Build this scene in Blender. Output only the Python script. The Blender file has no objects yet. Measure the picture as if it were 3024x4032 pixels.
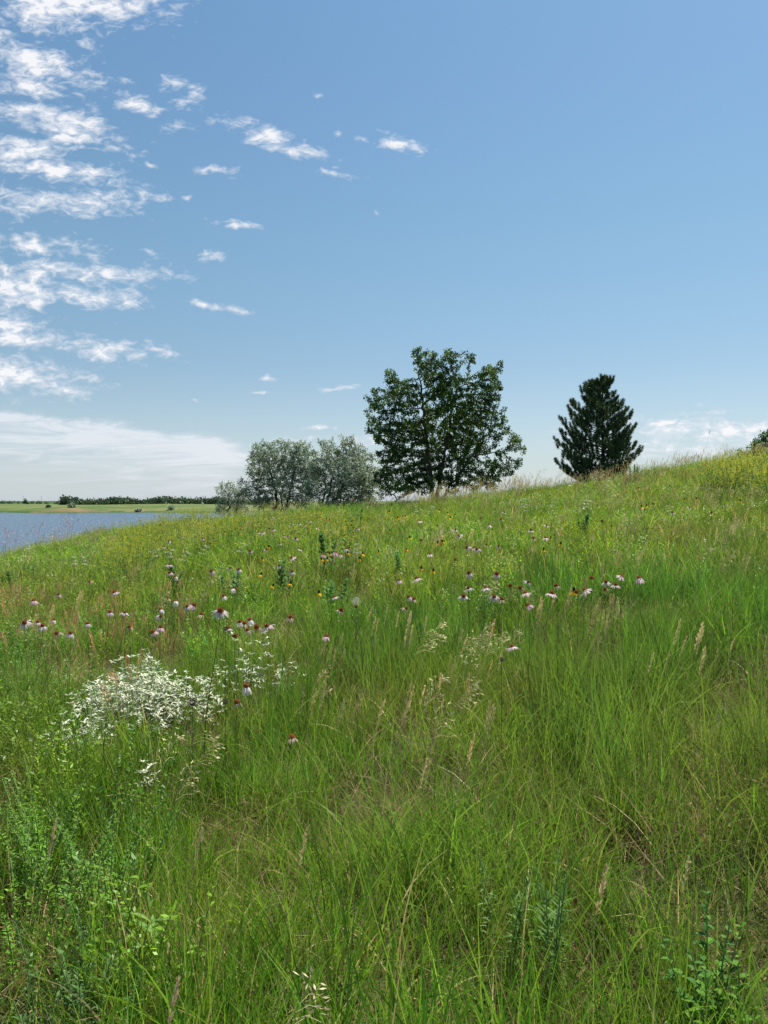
import bpy, math, random
import numpy as np
R = math.radians
rng = np.random.default_rng(7)
random.seed(7)
sc = bpy.context.scene
col = sc.collection
W, H, F = 3024.0, 4032.0, 3028.0          # photograph's size, focal length in its pixels
PITCH = math.atan(41 / F)
LAKE = -6.5

# ------------------------------------------------------------------ ground
def ground(x, y):
    x = np.asarray(x, float); y = np.asarray(y, float)
    xe = 30 * np.tanh(x / 30)
    z = 0.086 * xe + 0.043 * np.maximum(y, -20)
    dl = np.maximum(0, -7.0 - x - 0.25 * np.sin(y * 0.7)); df = np.maximum(0, y - 27.0)
    d = np.sqrt(dl ** 2 + df ** 2)
    z = z - 0.27 * (np.sqrt(d * d + 30) - math.sqrt(30))
    z = z + 0.05 * np.sin(x * 0.9 + 1.3) * np.cos(y * 0.6) + 0.035 * np.sin(x * 2.1 + y * 1.3 + .5) + 0.02 * np.sin(y * 3.1 - x)
    z = z + .72 / (1 + np.exp(-(x - 9.6) / 1.9)) / (1 + np.exp(-(y - 17) / 2.5))
    return np.maximum(z, LAKE - 3.0 + 0 * z)
def gz(x, y): return float(ground(x, y))
CAM = np.array([0, 0, 1.5 + gz(0, 0)])

def ray(X, Y):
    v = np.array([(X - W / 2) / F, 1.0, -(Y - H / 2) / F])
    c, s = math.cos(-PITCH), math.sin(-PITCH)
    return np.array([v[0], v[1] * c - v[2] * s, v[1] * s + v[2] * c])
def at(X, Y, dist):
    r = ray(X, Y); return CAM + r * (dist / r[1])
def on_hill(X, Y, h, tmax=25.5):
    """point on the ray whose height over the ground is about h -> (x, y, ground z, height)"""
    r = ray(X, Y); r = r / r[1]
    t = np.arange(1.2, tmax, 0.02)
    P = CAM[None] + r[None] * t[:, None]
    hh = P[:, 2] - ground(P[:, 0], P[:, 1])
    i = np.where(hh <= h)[0]
    k = i[0] if len(i) else int(np.argmin(hh[len(hh)//2:]) + len(hh)//2)
    return P[k, 0], P[k, 1], P[k, 2] - hh[k], hh[k]

# ------------------------------------------------------------------ mesh helpers
class MB:
    def __init__(s): s.v = []; s.q = []; s.t = []; s.c = []; s.n = 0
    def add(s, v, q=None, t=None, c=(1, 1, 1)):
        v = np.asarray(v, float).reshape(-1, 3)
        s.v.append(v)
        if q is not None and len(q): s.q.append(np.asarray(q, int).reshape(-1, 4) + s.n)
        if t is not None and len(t): s.t.append(np.asarray(t, int).reshape(-1, 3) + s.n)
        c = np.asarray(c, float)
        if c.ndim == 1: c = np.tile(c, (len(v), 1))
        s.c.append(c); s.n += len(v); return s
    def mesh(s, name, mat=None, smooth=False):
        me = bpy.data.meshes.new(name)
        v = np.concatenate(s.v) if s.v else np.zeros((0, 3))
        q = np.concatenate(s.q) if s.q else np.zeros((0, 4), int)
        t = np.concatenate(s.t) if s.t else np.zeros((0, 3), int)
        me.vertices.add(len(v)); me.vertices.foreach_set('co', v.ravel())
        me.loops.add(len(q) * 4 + len(t) * 3)
        me.loops.foreach_set('vertex_index', np.concatenate([q.ravel(), t.ravel()]).astype(np.int32))
        me.polygons.add(len(q) + len(t))
        st = np.concatenate([np.arange(len(q)) * 4, len(q) * 4 + np.arange(len(t)) * 3])
        me.polygons.foreach_set('loop_start', st.astype(np.int32))
        if smooth: me.polygons.foreach_set('use_smooth', np.ones(len(q) + len(t), bool))
        a = me.color_attributes.new('col', 'FLOAT_COLOR', 'POINT')
        c = np.concatenate(s.c) if s.c else np.zeros((0, 3))
        a.data.foreach_set('color', np.concatenate([c, np.ones((len(c), 1))], 1).ravel())
        me.update(calc_edges=True)
        if mat: me.materials.append(mat)
        return me
def link(name, me, parent=None, loc=None):
    o = bpy.data.objects.new(name, me); col.objects.link(o)
    if parent is not None: o.parent = parent
    if loc is not None: o.location = loc
    return o
def empty(name, loc=(0, 0, 0), label=None, cat=None, group=None):
    o = bpy.data.objects.new(name, None); col.objects.link(o); o.location = loc; o.empty_display_size = .1
    tag(o, label, cat, group); return o
def tag(o, label=None, cat=None, group=None, kind=None):
    if label: o['label'] = label
    if cat: o['category'] = cat
    if group: o['group'] = group
    if kind: o['kind'] = kind
    return o
def dup_tree(root, loc, rz=0, s=1.0, label=None, group=None):
    r = root.copy(); col.objects.link(r); r.location = loc; r.rotation_euler = (0, 0, rz); r.scale = (s, s, s)
    if label: r['label'] = label
    if group: r['group'] = group
    for ch in list(root.children):
        c = ch.copy(); col.objects.link(c); c.parent = r
    return r

def norm(a): return a / np.maximum(np.linalg.norm(a, axis=-1, keepdims=True), 1e-9)

def blades(mb, root, length, width, az, lean, bend, color, segs=4, tipcol=None, rootcol=None, gravity=0):
    """N tapered ribbons rising from root"""
    N = len(root); length = np.broadcast_to(length, N); width = np.broadcast_to(width, N)
    d = np.stack([np.cos(az), np.sin(az), 0 * az], 1); up = np.array([0, 0, 1.0])
    p = root.copy(); pts = [p.copy()]; tang = []
    for k in range(segs):
        th = lean + bend * ((k + .5) / segs) ** 1.5
        tv = np.sin(th)[:, None] * d + np.cos(th)[:, None] * up
        tang.append(tv); p = p + tv * (length / segs)[:, None]; pts.append(p.copy())
    tang.append(tang[-1])
    ra = rng.uniform(0, 2 * np.pi, N); rd = np.stack([np.cos(ra), np.sin(ra), 0 * ra], 1)
    V = []; C = []
    color = np.broadcast_to(color, (N, 3))
    for k in range(segs + 1):
        t = k / segs
        w = width * (0.75 + 0.25 * math.sin(t * 3.14)) * (1 - t ** 2.2) * .5 + (0.0004 if k == segs else 0)
        side = norm(np.cross(tang[k], rd)) * w[:, None]
        V.append(pts[k] - side); V.append(pts[k] + side)
        c = color
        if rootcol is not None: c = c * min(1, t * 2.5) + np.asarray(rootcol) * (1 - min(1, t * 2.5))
        if tipcol is not None and t > .7: c = c * .6 + np.asarray(tipcol) * .4
        C += [c, c]
    V = np.stack(V, 1); C = np.stack(C, 1); n = 2 * (segs + 1)
    base = (np.arange(N) * n)[:, None]
    q = []
    for k in range(segs):
        q.append(base + np.array([2 * k, 2 * k + 1, 2 * k + 3, 2 * k + 2]))
    mb.add(V.reshape(-1, 3), q=np.concatenate(q), c=C.reshape(-1, 3))
    return pts

def leaves(mb, c, axis, length, width, color, fold=0.0, tip=.5):
    """diamond leaves: base at c, pointing along axis"""
    N = len(c); axis = norm(axis); length = np.broadcast_to(length, N)[:, None]; width = np.broadcast_to(width, N)[:, None]
    r = norm(rng.normal(size=(N, 3))); s = norm(np.cross(axis, r))
    nn = np.cross(axis, s)
    V = np.stack([c, c + axis * length * tip + s * width * .5 + nn * fold * width, c + axis * length - nn * fold * width, c + axis * length * tip - s * width * .5 + nn * fold * width], 1)
    color = np.broadcast_to(color, (N, 3))
    mb.add(V.reshape(-1, 3), q=np.arange(N * 4).reshape(-1, 4), c=np.repeat(color, 4, 0))

def flat_leaves(mb, c, az, pitch, length, width, color, droop=.4):
    """broad 6-point leaf with a midrib bend, lying along azimuth az, raised by pitch"""
    N = len(c); length = np.broadcast_to(length, N); width = np.broadcast_to(width, N)
    d = np.stack([np.cos(az), np.sin(az), 0 * az], 1); s = np.stack([-np.sin(az), np.cos(az), 0 * az], 1)
    up = np.array([0, 0, 1.0]); color = np.broadcast_to(color, (N, 3))
    V = []; p = c.copy(); prof = [.12, .8, 1.0, .72, .06]; M = len(prof)
    for k in range(M):
        e = s * (width * prof[k] * .5)[:, None]; lift = up * (width * prof[k] * .18)[:, None]
        V += [p - e + lift, p, p + e + lift]
        th = pitch - droop * (k + .5) / M
        p = p + (np.cos(th)[:, None] * d + np.sin(th)[:, None] * up) * (length / (M - 1))[:, None]
    V = np.stack(V, 1); n = 3 * M; base = (np.arange(N) * n)[:, None]; q = []
    for k in range(M - 1):
        a = 3 * k
        q.append(base + np.array([a, a + 1, a + 4, a + 3])); q.append(base + np.array([a + 1, a + 2, a + 5, a + 4]))
    mb.add(V.reshape(-1, 3), q=np.concatenate(q), c=np.repeat(color, n, 0))

def tube(mb, pts, rad, sides=5, color=(1, 1, 1)):
    pts = np.asarray(pts, float); n = len(pts); rad = np.broadcast_to(rad, n)
    T = norm(np.gradient(pts, axis=0)); ref = np.array([0.3, 0.9, 0.1]) if abs(T[0][2]) > .5 else np.array([0, 0, 1.0])
    A = norm(np.cross(T, ref)); B = np.cross(T, A)
    th = np.arange(sides) * 2 * np.pi / sides
    V = pts[:, None] + (A[:, None] * np.cos(th)[None, :, None] + B[:, None] * np.sin(th)[None, :, None]) * rad[:, None, None]
    q = []
    for k in range(n - 1):
        for i in range(sides):
            j = (i + 1) % sides; q.append([k * sides + i, k * sides + j, (k + 1) * sides + j, (k + 1) * sides + i])
    mb.add(V.reshape(-1, 3), q=q, c=color)

def segs_tubes(mb, P0, P1, r0, r1, sides, color):
    N = len(P0); T = norm(P1 - P0); ref = np.where(np.abs(T[:, 2:3]) > .8, np.array([[1.0, 0, 0]]), np.array([[0, 0, 1.0]]))
    A = norm(np.cross(T, ref)); B = np.cross(T, A); th = np.arange(sides) * 2 * np.pi / sides
    ring = A[:, None] * np.cos(th)[None, :, None] + B[:, None] * np.sin(th)[None, :, None]
    V = np.concatenate([P0[:, None] + ring * r0[:, None, None], P1[:, None] + ring * r1[:, None, None]], 1)
    base = (np.arange(N) * 2 * sides)[:, None]; q = []
    for i in range(sides):
        j = (i + 1) % sides; q.append(base + np.array([i, j, sides + j, sides + i]))
    mb.add(V.reshape(-1, 3), q=np.concatenate(q), c=color)

# ------------------------------------------------------------------ materials
def newmat(name):
    m = bpy.data.materials.new(name); m.use_nodes = True; nt = m.node_tree; nt.nodes.clear()
    return m, nt, nt.nodes, nt.links
def foliage_mat(name, transl=.4, rough=.5, spec=.25, var=.35, hue=.03, scale=.5, patch=None, gain=1.0):
    m, nt, N, L = newmat(name)
    out = N.new('ShaderNodeOutputMaterial'); mix = N.new('ShaderNodeMixShader'); p = N.new('ShaderNodeBsdfPrincipled'); tr = N.new('ShaderNodeBsdfTranslucent')
    at_ = N.new('ShaderNodeVertexColor'); at_.layer_name = 'col'
    oi = N.new('ShaderNodeObjectInfo'); geo = N.new('ShaderNodeNewGeometry'); nz = N.new('ShaderNodeTexNoise')
    nz.inputs['Scale'].default_value = scale; nz.inputs['Detail'].default_value = 3
    L.new(geo.outputs['Position'], nz.inputs['Vector'])
    hs = N.new('ShaderNodeHueSaturation')
    v = N.new('ShaderNodeMapRange'); v.inputs[3].default_value = gain * (1 - var); v.inputs[4].default_value = gain * (1 + var)
    L.new(oi.outputs['Random'], v.inputs[0]); L.new(v.outputs[0], hs.inputs['Value'])
    h = N.new('ShaderNodeMapRange'); h.inputs[1].default_value = .3; h.inputs[2].default_value = .7; h.inputs[3].default_value = .5 - hue * 1.2; h.inputs[4].default_value = .5 + hue * .35
    L.new(nz.outputs[0], h.inputs[0]); L.new(h.outputs[0], hs.inputs['Hue'])
    L.new(at_.outputs[0], hs.inputs['Color'])
    src = hs.outputs[0]
    if patch:
        n2 = N.new('ShaderNodeTexNoise'); n2.inputs['Scale'].default_value = patch[1]; n2.inputs['Detail'].default_value = 4
        L.new(geo.outputs['Position'], n2.inputs['Vector'])
        mr = N.new('ShaderNodeMapRange'); mr.inputs[1].default_value = .42; mr.inputs[2].default_value = .68; mr.inputs[4].default_value = patch[2]
        L.new(n2.outputs[0], mr.inputs[0])
        mx = N.new('ShaderNodeMix'); mx.data_type = 'RGBA'; mx.inputs[7].default_value = (*patch[0], 1)
        L.new(mr.outputs[0], mx.inputs[0]); L.new(src, mx.inputs[6]); src = mx.outputs[2]
    L.new(src, p.inputs['Base Color']); L.new(src, tr.inputs['Color'])
    p.inputs['Roughness'].default_value = rough; p.inputs['Specular IOR Level'].default_value = spec
    mix.inputs[0].default_value = transl
    L.new(p.outputs[0], mix.inputs[1]); L.new(tr.outputs[0], mix.inputs[2]); L.new(mix.outputs[0], out.inputs[0])
    return m
def solid_mat(name, rough=.8, var=.3, scale=8, bump=.0, spec=.2):
    m, nt, N, L = newmat(name)
    out = N.new('ShaderNodeOutputMaterial'); p = N.new('ShaderNodeBsdfPrincipled'); at_ = N.new('ShaderNodeVertexColor'); at_.layer_name = 'col'
    tc = N.new('ShaderNodeTexCoord'); nz = N.new('ShaderNodeTexNoise'); nz.inputs['Scale'].default_value = scale; nz.inputs['Detail'].default_value = 5
    L.new(tc.outputs['Object'], nz.inputs['Vector'])
    hs = N.new('ShaderNodeHueSaturation'); v = N.new('ShaderNodeMapRange'); v.inputs[1].default_value = .25; v.inputs[2].default_value = .75
    v.inputs[3].default_value = 1 - var; v.inputs[4].default_value = 1 + var
    L.new(nz.outputs[0], v.inputs[0]); L.new(v.outputs[0], hs.inputs['Value']); L.new(at_.outputs[0], hs.inputs['Color']); L.new(hs.outputs[0], p.inputs['Base Color'])
    p.inputs['Roughness'].default_value = rough; p.inputs['Specular IOR Level'].default_value = spec
    if bump:
        b = N.new('ShaderNodeBump'); b.inputs['Strength'].default_value = bump; L.new(nz.outputs[0], b.inputs['Height']); L.new(b.outputs[0], p.inputs['Normal'])
    L.new(p.outputs[0], out.inputs[0]); return m

M_grass = foliage_mat('grass_blades', .45, .42, .25, var=.38, hue=.022, scale=.45, patch=((.27, .27, .05), .28, .45), gain=1.75)
M_dry = foliage_mat('dry_straw', .25, .6, .2, var=.25, hue=.01, gain=1.6)
M_forb = foliage_mat('green_leaf', .38, .6, .12, var=.2, hue=.015, gain=1.5)
M_dark = foliage_mat('dark_tree_leaf', .3, .45, .25, var=.0, hue=.02, scale=.6, gain=1.25)
M_slf = foliage_mat('white_woolly_leaf', .2, .7, .1, var=.0, hue=.01, gain=1.0)
M_silver = foliage_mat('silver_leaf', .22, .6, .2, var=.0, hue=.01, scale=.8, gain=1.3)
M_petal = foliage_mat('petal', .45, .6, .1, var=.08, hue=.0)
M_cone = solid_mat('seed_cone', .75, .35, 300)
M_stem = solid_mat('plant_stem', .7, .25, 40)
M_bark = solid_mat('bark', .9, .4, 14, .6)
M_needle = foliage_mat('pine_needles', .1, .45, .35, var=.0, hue=.01)

def ground_mat():
    m, nt, N, L = newmat('thatch_and_soil')
    out = N.new('ShaderNodeOutputMaterial'); p = N.new('ShaderNodeBsdfPrincipled'); geo = N.new('ShaderNodeNewGeometry')
    a = N.new('ShaderNodeTexNoise'); a.inputs['Scale'].default_value = 1.2; a.inputs['Detail'].default_value = 6
    b = N.new('ShaderNodeTexNoise'); b.inputs['Scale'].default_value = 45; b.inputs['Detail'].default_value = 6; b.inputs['Distortion'].default_value = 1.5
    for n in (a, b): L.new(geo.outputs['Position'], n.inputs['Vector'])
    r = N.new('ShaderNodeValToRGB'); e = r.color_ramp.elements
    e[0].position = .3; e[0].color = (.03, .024, .012, 1); e[1].position = .75; e[1].color = (.2, .145, .07, 1)
    k = e.new(.5); k.color = (.085, .075, .035, 1)
    L.new(b.outputs[0], r.inputs[0])
    mx = N.new('ShaderNodeMix'); mx.data_type = 'RGBA'; mx.inputs[7].default_value = (.05, .075, .02, 1)
    mr = N.new('ShaderNodeMapRange'); mr.inputs[1].default_value = .45; mr.inputs[2].default_value = .65; mr.inputs[4].default_value = .7
    L.new(a.outputs[0], mr.inputs[0]); L.new(mr.outputs[0], mx.inputs[0]); L.new(r.outputs[0], mx.inputs[6]); L.new(mx.outputs[2], p.inputs['Base Color'])
    p.inputs['Roughness'].default_value = .95; p.inputs['Specular IOR Level'].default_value = .1
    bp = N.new('ShaderNodeBump'); bp.inputs['Strength'].default_value = .8; bp.inputs['Distance'].default_value = .02
    L.new(b.outputs[0], bp.inputs['Height']); L.new(bp.outputs[0], p.inputs['Normal'])
    L.new(p.outputs[0], out.inputs[0]); return m
def water_mat():
    m, nt, N, L = newmat('lake_water')
    out = N.new('ShaderNodeOutputMaterial'); p = N.new('ShaderNodeBsdfPrincipled'); geo = N.new('ShaderNodeNewGeometry')
    p.inputs['Base Color'].default_value = (.042, .088, .14, 1); p.inputs['Specular IOR Level'].default_value = .3; p.inputs['Roughness'].default_value = .22; p.inputs['IOR'].default_value = 1.33
    mp = N.new('ShaderNodeMapping'); mp.inputs['Scale'].default_value = (.55, 1.0, 1); mp.inputs['Rotation'].default_value = (0, 0, R(14))
    L.new(geo.outputs['Position'], mp.inputs[0])
    a = N.new('ShaderNodeTexNoise'); a.inputs['Scale'].default_value = .9; a.inputs['Detail'].default_value = 5; a.inputs['Roughness'].default_value = .62
    b = N.new('ShaderNodeTexNoise'); b.inputs['Scale'].default_value = .11; b.inputs['Detail'].default_value = 3
    for n in (a, b): L.new(mp.outputs[0], n.inputs['Vector'])
    b1 = N.new('ShaderNodeBump'); b1.inputs['Strength'].default_value = 1.0; b1.inputs['Distance'].default_value = .9
    b2 = N.new('ShaderNodeBump'); b2.inputs['Strength'].default_value = 1.0; b2.inputs['Distance'].default_value = 1.2
    L.new(a.outputs[0], b1.inputs['Height']); L.new(b.outputs[0], b2.inputs['Height']); L.new(b2.outputs[0], b1.inputs['Normal']); L.new(b1.outputs[0], p.inputs['Normal'])
    L.new(p.outputs[0], out.inputs[0]); return m
def far_mat():
    m, nt, N, L = newmat('far_pasture')
    out = N.new('ShaderNodeOutputMaterial'); p = N.new('ShaderNodeBsdfPrincipled'); geo = N.new('ShaderNodeNewGeometry')
    at_ = N.new('ShaderNodeVertexColor'); at_.layer_name = 'col'
    mp = N.new('ShaderNodeMapping'); mp.inputs['Scale'].default_value = (.35, 1, 1); L.new(geo.outputs['Position'], mp.inputs[0])
    a = N.new('ShaderNodeTexNoise'); a.inputs['Scale'].default_value = .06; a.inputs['Detail'].default_value = 8; a.inputs['Roughness'].default_value = .65
    L.new(mp.outputs[0], a.inputs['Vector'])
    r = N.new('ShaderNodeValToRGB'); e = r.color_ramp.elements
    e[0].position = .38; e[0].color = (.06, .115, .028, 1); e[1].position = .62; e[1].color = (.16, .165, .06, 1)
    L.new(a.outputs[0], r.inputs[0])
    mx = N.new('ShaderNodeMix'); mx.data_type = 'RGBA'; mx.blend_type = 'MULTIPLY'; mx.inputs[0].default_value = 1
    L.new(r.outputs[0], mx.inputs[6]); L.new(at_.outputs[0], mx.inputs[7]); L.new(mx.outputs[2], p.inputs['Base Color'])
    p.inputs['Roughness'].default_value = .95; p.inputs['Specular IOR Level'].default_value = .1
    L.new(p.outputs[0], out.inputs[0]); return m

# ------------------------------------------------------------------ setting sheets
def grid(xs, ys, zf, cf=None):
    X, Y = np.meshgrid(xs, ys); Z = zf(X, Y); nx, ny = len(xs), len(ys)
    i = np.arange((ny - 1) * (nx - 1)); r, c = i // (nx - 1), i % (nx - 1); a = r * nx + c
    mb = MB(); C = (1, 1, 1) if cf is None else cf(X, Y, Z).reshape(-1, 3)
    mb.add(np.stack([X, Y, Z], -1), q=np.stack([a, a + 1, a + nx + 1, a + nx], 1), c=C); return mb
xs = np.concatenate([np.linspace(-120, -16, 40)[:-1], np.linspace(-16, 22, 190)[:-1], np.linspace(22, 140, 30)])
ys = np.concatenate([np.linspace(-60, -6, 20)[:-1], np.linspace(-6, 34, 200)[:-1], np.linspace(34, 160, 50)])
tag(link('hillside', grid(xs, ys, ground).mesh('hillside', ground_mat(), True)), kind='structure')

SHORE = 560.0
def far_z(x, y):
    sh = SHORE + 8 * np.sin(x * .021 + 1) + 5 * np.sin(x * .06) - 30 * np.exp(-((x + 250) / 38) ** 2) - np.clip((x + 190) * .12, -10, 20)
    d = y - sh
    up = 5.4 * (1 - np.exp(-np.maximum(d, 0) / 42)) + 1.1 * np.exp(-((x + 215) / 60) ** 2) * np.clip(d / 20, 0, 1) * np.exp(-((d - 70) / 90) ** 2)
    z = LAKE + up - np.maximum(-d, 0) * .05 + .35 * np.sin(x * .035 + y * .02) * np.clip(d / 60, 0, 1) + np.maximum(0, y - 900) * .0012
    return z
def far_c(X, Y, Z):
    C = np.ones(X.shape + (3,))
    hgt = Z - LAKE
    wig = np.sin(X * .55) * .5 + np.sin(X * 1.3 + 1) * .35
    bank = ((np.abs(X + 228) < 30) * (hgt < 3.0 * (1 - ((X + 228) / 31) ** 2) + wig) + (np.abs(X + 183) < 10) * (hgt < 1.2 + wig)) * (hgt > .3) * (Y < 640)
    bank = np.clip(bank, 0, 1) * (.75 + .25 * np.sin(X * .9 + Y * .7))
    C = C * (1 - bank[..., None]) + bank[..., None] * np.array([1.9, .95, 1.7])
    rim = ((hgt < 1.2) & (Y < 640))[..., None] * (1 - bank[..., None])
    C = C * (1 - rim * .45) ; C[..., 1] += rim[..., 0] * .15
    fld = ((Y > 950) & (X < -330))[..., None]
    C = np.where(fld, np.array([.4, .62, .5]), C)
    return C
xs = np.concatenate([np.linspace(-4000, -420, 40)[:-1], np.linspace(-420, 120, 180)[:-1], np.linspace(120, 5000, 40)])
ys = np.concatenate([np.linspace(480, 760, 140)[:-1], np.geomspace(760, 9000, 50)])
tag(link('far_shore', grid(xs, ys, far_z, far_c).mesh('far_shore', far_mat(), True)), kind='structure')
mb = MB(); mb.add([(-4500, -300, LAKE), (4500, -300, LAKE), (4500, 1500, LAKE), (-4500, 1500, LAKE)], q=[(0, 1, 2, 3)])
tag(link('water', mb.mesh('water', water_mat())), kind='structure')

# ------------------------------------------------------------------ scattered grass (stuff)
def proto_collection(name, meshes):
    c = bpy.data.collections.new(name)
    for i, me in enumerate(meshes):
        o = bpy.data.objects.new('%s_%02d' % (name, i), me); c.objects.link(o)
    return c
def scatter(name, coll, P, rot, scale, idx, label, cat=None):
    me = bpy.data.meshes.new(name); me.vertices.add(len(P)); me.vertices.foreach_set('co', P.ravel())
    a = me.attributes.new('rot', 'FLOAT_VECTOR', 'POINT'); a.data.foreach_set('vector', rot.ravel())
    a = me.attributes.new('scl', 'FLOAT_VECTOR', 'POINT'); a.data.foreach_set('vector', scale.ravel())
    a = me.attributes.new('idx', 'INT', 'POINT'); a.data.foreach_set('value', idx.astype(np.int32))
    o = link(name, me); tag(o, label, cat, kind='stuff')
    ng = bpy.data.node_groups.new(name, 'GeometryNodeTree')
    ng.interface.new_socket('Geometry', in_out='INPUT', socket_type='NodeSocketGeometry'); ng.interface.new_socket('Geometry', in_out='OUTPUT', socket_type='NodeSocketGeometry')
    N, L = ng.nodes, ng.links
    gi = N.new('NodeGroupInput'); go = N.new('NodeGroupOutput'); ip = N.new('GeometryNodeInstanceOnPoints'); ci = N.new('GeometryNodeCollectionInfo')
    ci.inputs['Collection'].default_value = coll; ci.inputs['Separate Children'].default_value = True; ci.inputs['Reset Children'].default_value = True
    ip.inputs['Pick Instance'].default_value = True
    def na(nm, t):
        n = N.new('GeometryNodeInputNamedAttribute'); n.data_type = t; n.inputs[0].default_value = nm; return n.outputs['Attribute']
    e2r = N.new('FunctionNodeEulerToRotation'); L.new(na('rot', 'FLOAT_VECTOR'), e2r.inputs[0])
    L.new(gi.outputs[0], ip.inputs['Points']); L.new(ci.outputs[0], ip.inputs['Instance']); L.new(na('idx', 'INT'), ip.inputs['Instance Index'])
    L.new(e2r.outputs[0], ip.inputs['Rotation']); L.new(na('scl', 'FLOAT_VECTOR'), ip.inputs['Scale']); L.new(ip.outputs[0], go.inputs[0])
    md = o.modifiers.new('scatter', 'NODES'); md.node_group = ng
    return o

def disc(n, r):
    a = rng.uniform(0, 2 * np.pi, n); q = np.sqrt(rng.uniform(0, 1, n)) * r
    return np.stack([q * np.cos(a), q * np.sin(a), np.full(n, -.02)], 1)
def mixcol(n, cols, w, jit=.15):
    cols = np.array(cols); i = rng.choice(len(cols), n, p=np.array(w) / sum(w))
    return cols[i] * rng.uniform(1 - jit, 1 + jit, (n, 1)) * rng.uniform(.95, 1.05, (n, 3))
GREEN, YGREEN, BGREEN, LIME, TAN, STRAW, RUST = (.07, .175, .014), (.135, .21, .02), (.055, .13, .02), (.14, .25, .018), (.33, .24, .11), (.48, .38, .2), (.3, .13, .05)
def grass_clump(n, rad, hlo, hhi, w, cols, wts, lean=.18, bend=.5, segs=4, bias=0.0):
    mb = MB(); az = rng.uniform(0, 2 * np.pi, n)
    L_ = rng.uniform(hlo, hhi, n) * rng.uniform(.7, 1, n)
    ln = np.abs(rng.normal(0, lean, n)); bd = rng.gamma(2, bend / 2, n); bd = np.where(rng.uniform(0, 1, n) < .07, rng.uniform(1.2, 2.4, n), bd)
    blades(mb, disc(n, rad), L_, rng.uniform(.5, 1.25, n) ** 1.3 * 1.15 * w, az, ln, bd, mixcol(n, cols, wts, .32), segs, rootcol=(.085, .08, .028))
    return mb
def head_stem(mb, p, h, az, lean, kind, c, scale=1.0):
    """one flowering grass stem with its seed head"""
    n = 7; d = np.array([math.cos(az), math.sin(az), 0]); P = [np.array(p, float)]
    for k in range(n):
        th = lean + (.5 if kind == 'droop' else .15) * (k / n) ** 3
        P.append(P[-1] + (d * math.sin(th) + np.array([0, 0, 1]) * math.cos(th)) * h / n)
    P = np.array(P); tube(mb, P, np.linspace(.0014, .0007, n + 1) * scale, 3, np.array(c) * .75 + np.array((.03, .05, .01)))
    T = norm(P[-1] - P[-2])
    if kind == 'spike':
        m = 84; t = rng.uniform(0, 1, m); L0 = .115 * scale
        base = P[-1] - T * L0 * .5 + T[None] * (t * L0)[:, None]
        ax = norm(T[None] * 2.0 + rng.normal(0, .5, (m, 3)))
        leaves(mb, base, ax, (.010 + .011 * np.sin(t * 3)) * scale, .0032 * scale, np.array(c) * rng.uniform(.8, 1.25, (m, 1)))
    else:
        for j in range(9):
            t = j / 9; b = P[-1] - T * .16 * scale * (1 - t); a = rng.uniform(0, 6.28); q = np.array([math.cos(a), math.sin(a), .5]); q = norm(q) + d * (.9 if kind == 'droop' else .2)
            ln_ = (.07 * (1 - t) + .02) * scale; e = b + norm(q) * ln_
            tube(mb, [b, (b + e) / 2 + (0, 0, .006), e - np.array([0, 0, .012 if kind == 'droop' else 0])], .0006 * scale, 3, c)
            m = 4; leaves(mb, np.tile(e, (m, 1)) + rng.normal(0, .007, (m, 3)) * scale, norm(rng.normal(0, .4, (m, 3)) + norm(q) + (0, 0, -.5 if kind == 'droop' else .2)), .02 * scale, .005 * scale, np.array(c) * rng.uniform(.85, 1.25, (m, 1)))

greens = []
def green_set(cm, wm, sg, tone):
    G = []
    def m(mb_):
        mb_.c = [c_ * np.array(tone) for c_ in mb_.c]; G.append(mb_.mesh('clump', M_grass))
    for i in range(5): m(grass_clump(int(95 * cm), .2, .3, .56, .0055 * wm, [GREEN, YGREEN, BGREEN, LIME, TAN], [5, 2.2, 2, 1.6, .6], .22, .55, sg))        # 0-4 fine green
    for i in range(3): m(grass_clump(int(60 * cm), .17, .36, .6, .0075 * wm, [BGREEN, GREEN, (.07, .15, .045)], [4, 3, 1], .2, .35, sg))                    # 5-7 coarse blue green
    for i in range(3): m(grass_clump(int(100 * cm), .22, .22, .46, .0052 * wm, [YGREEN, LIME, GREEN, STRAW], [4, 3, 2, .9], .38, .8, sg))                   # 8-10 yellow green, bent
    for i in range(3):                                                                                                                      # 11-13 small-leaved forbs
        mb = MB()
        for s_ in range(8):
            p = disc(1, .2)[0]; h = rng.uniform(.25, .48); az = rng.uniform(0, 6.28); k = int(34 * cm) + 4
            d = np.array([math.cos(az), math.sin(az), 0]); t = np.linspace(.15, 1, k)[:, None]
            pts = p + (d * .22 * t + np.array([0, 0, 1]) * (1 - .1 * t)) * t * h
            tube(mb, pts[::6], .0015, 3, (.12, .16, .04))
            a2 = rng.uniform(0, 6.28, k); c = mixcol(1, [LIME, (.1, .21, .05), YGREEN], [3, 3, 1])[0]
            leaves(mb, pts, np.stack([np.cos(a2), np.sin(a2), np.full(k, .5)], 1), rng.uniform(.016, .034, k) * (.6 + .4 * wm), .0095 * (.6 + .4 * wm), c * rng.uniform(.75, 1.25, (k, 1)))
        k = int(40 * cm); blades(mb, disc(k, .2), rng.uniform(.2, .45, k), .005 * wm, rng.uniform(0, 6.28, k), np.abs(rng.normal(0, .25, k)), rng.uniform(0, .8, k), mixcol(k, [GREEN, YGREEN], [3, 2]), 4)
        m(mb)
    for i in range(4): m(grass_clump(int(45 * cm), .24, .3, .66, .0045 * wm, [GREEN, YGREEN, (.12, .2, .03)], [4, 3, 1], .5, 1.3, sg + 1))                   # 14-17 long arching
    return G
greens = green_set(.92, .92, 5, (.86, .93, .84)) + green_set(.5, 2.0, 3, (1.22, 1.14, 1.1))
C_green = proto_collection('grass_clumps', greens)

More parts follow.
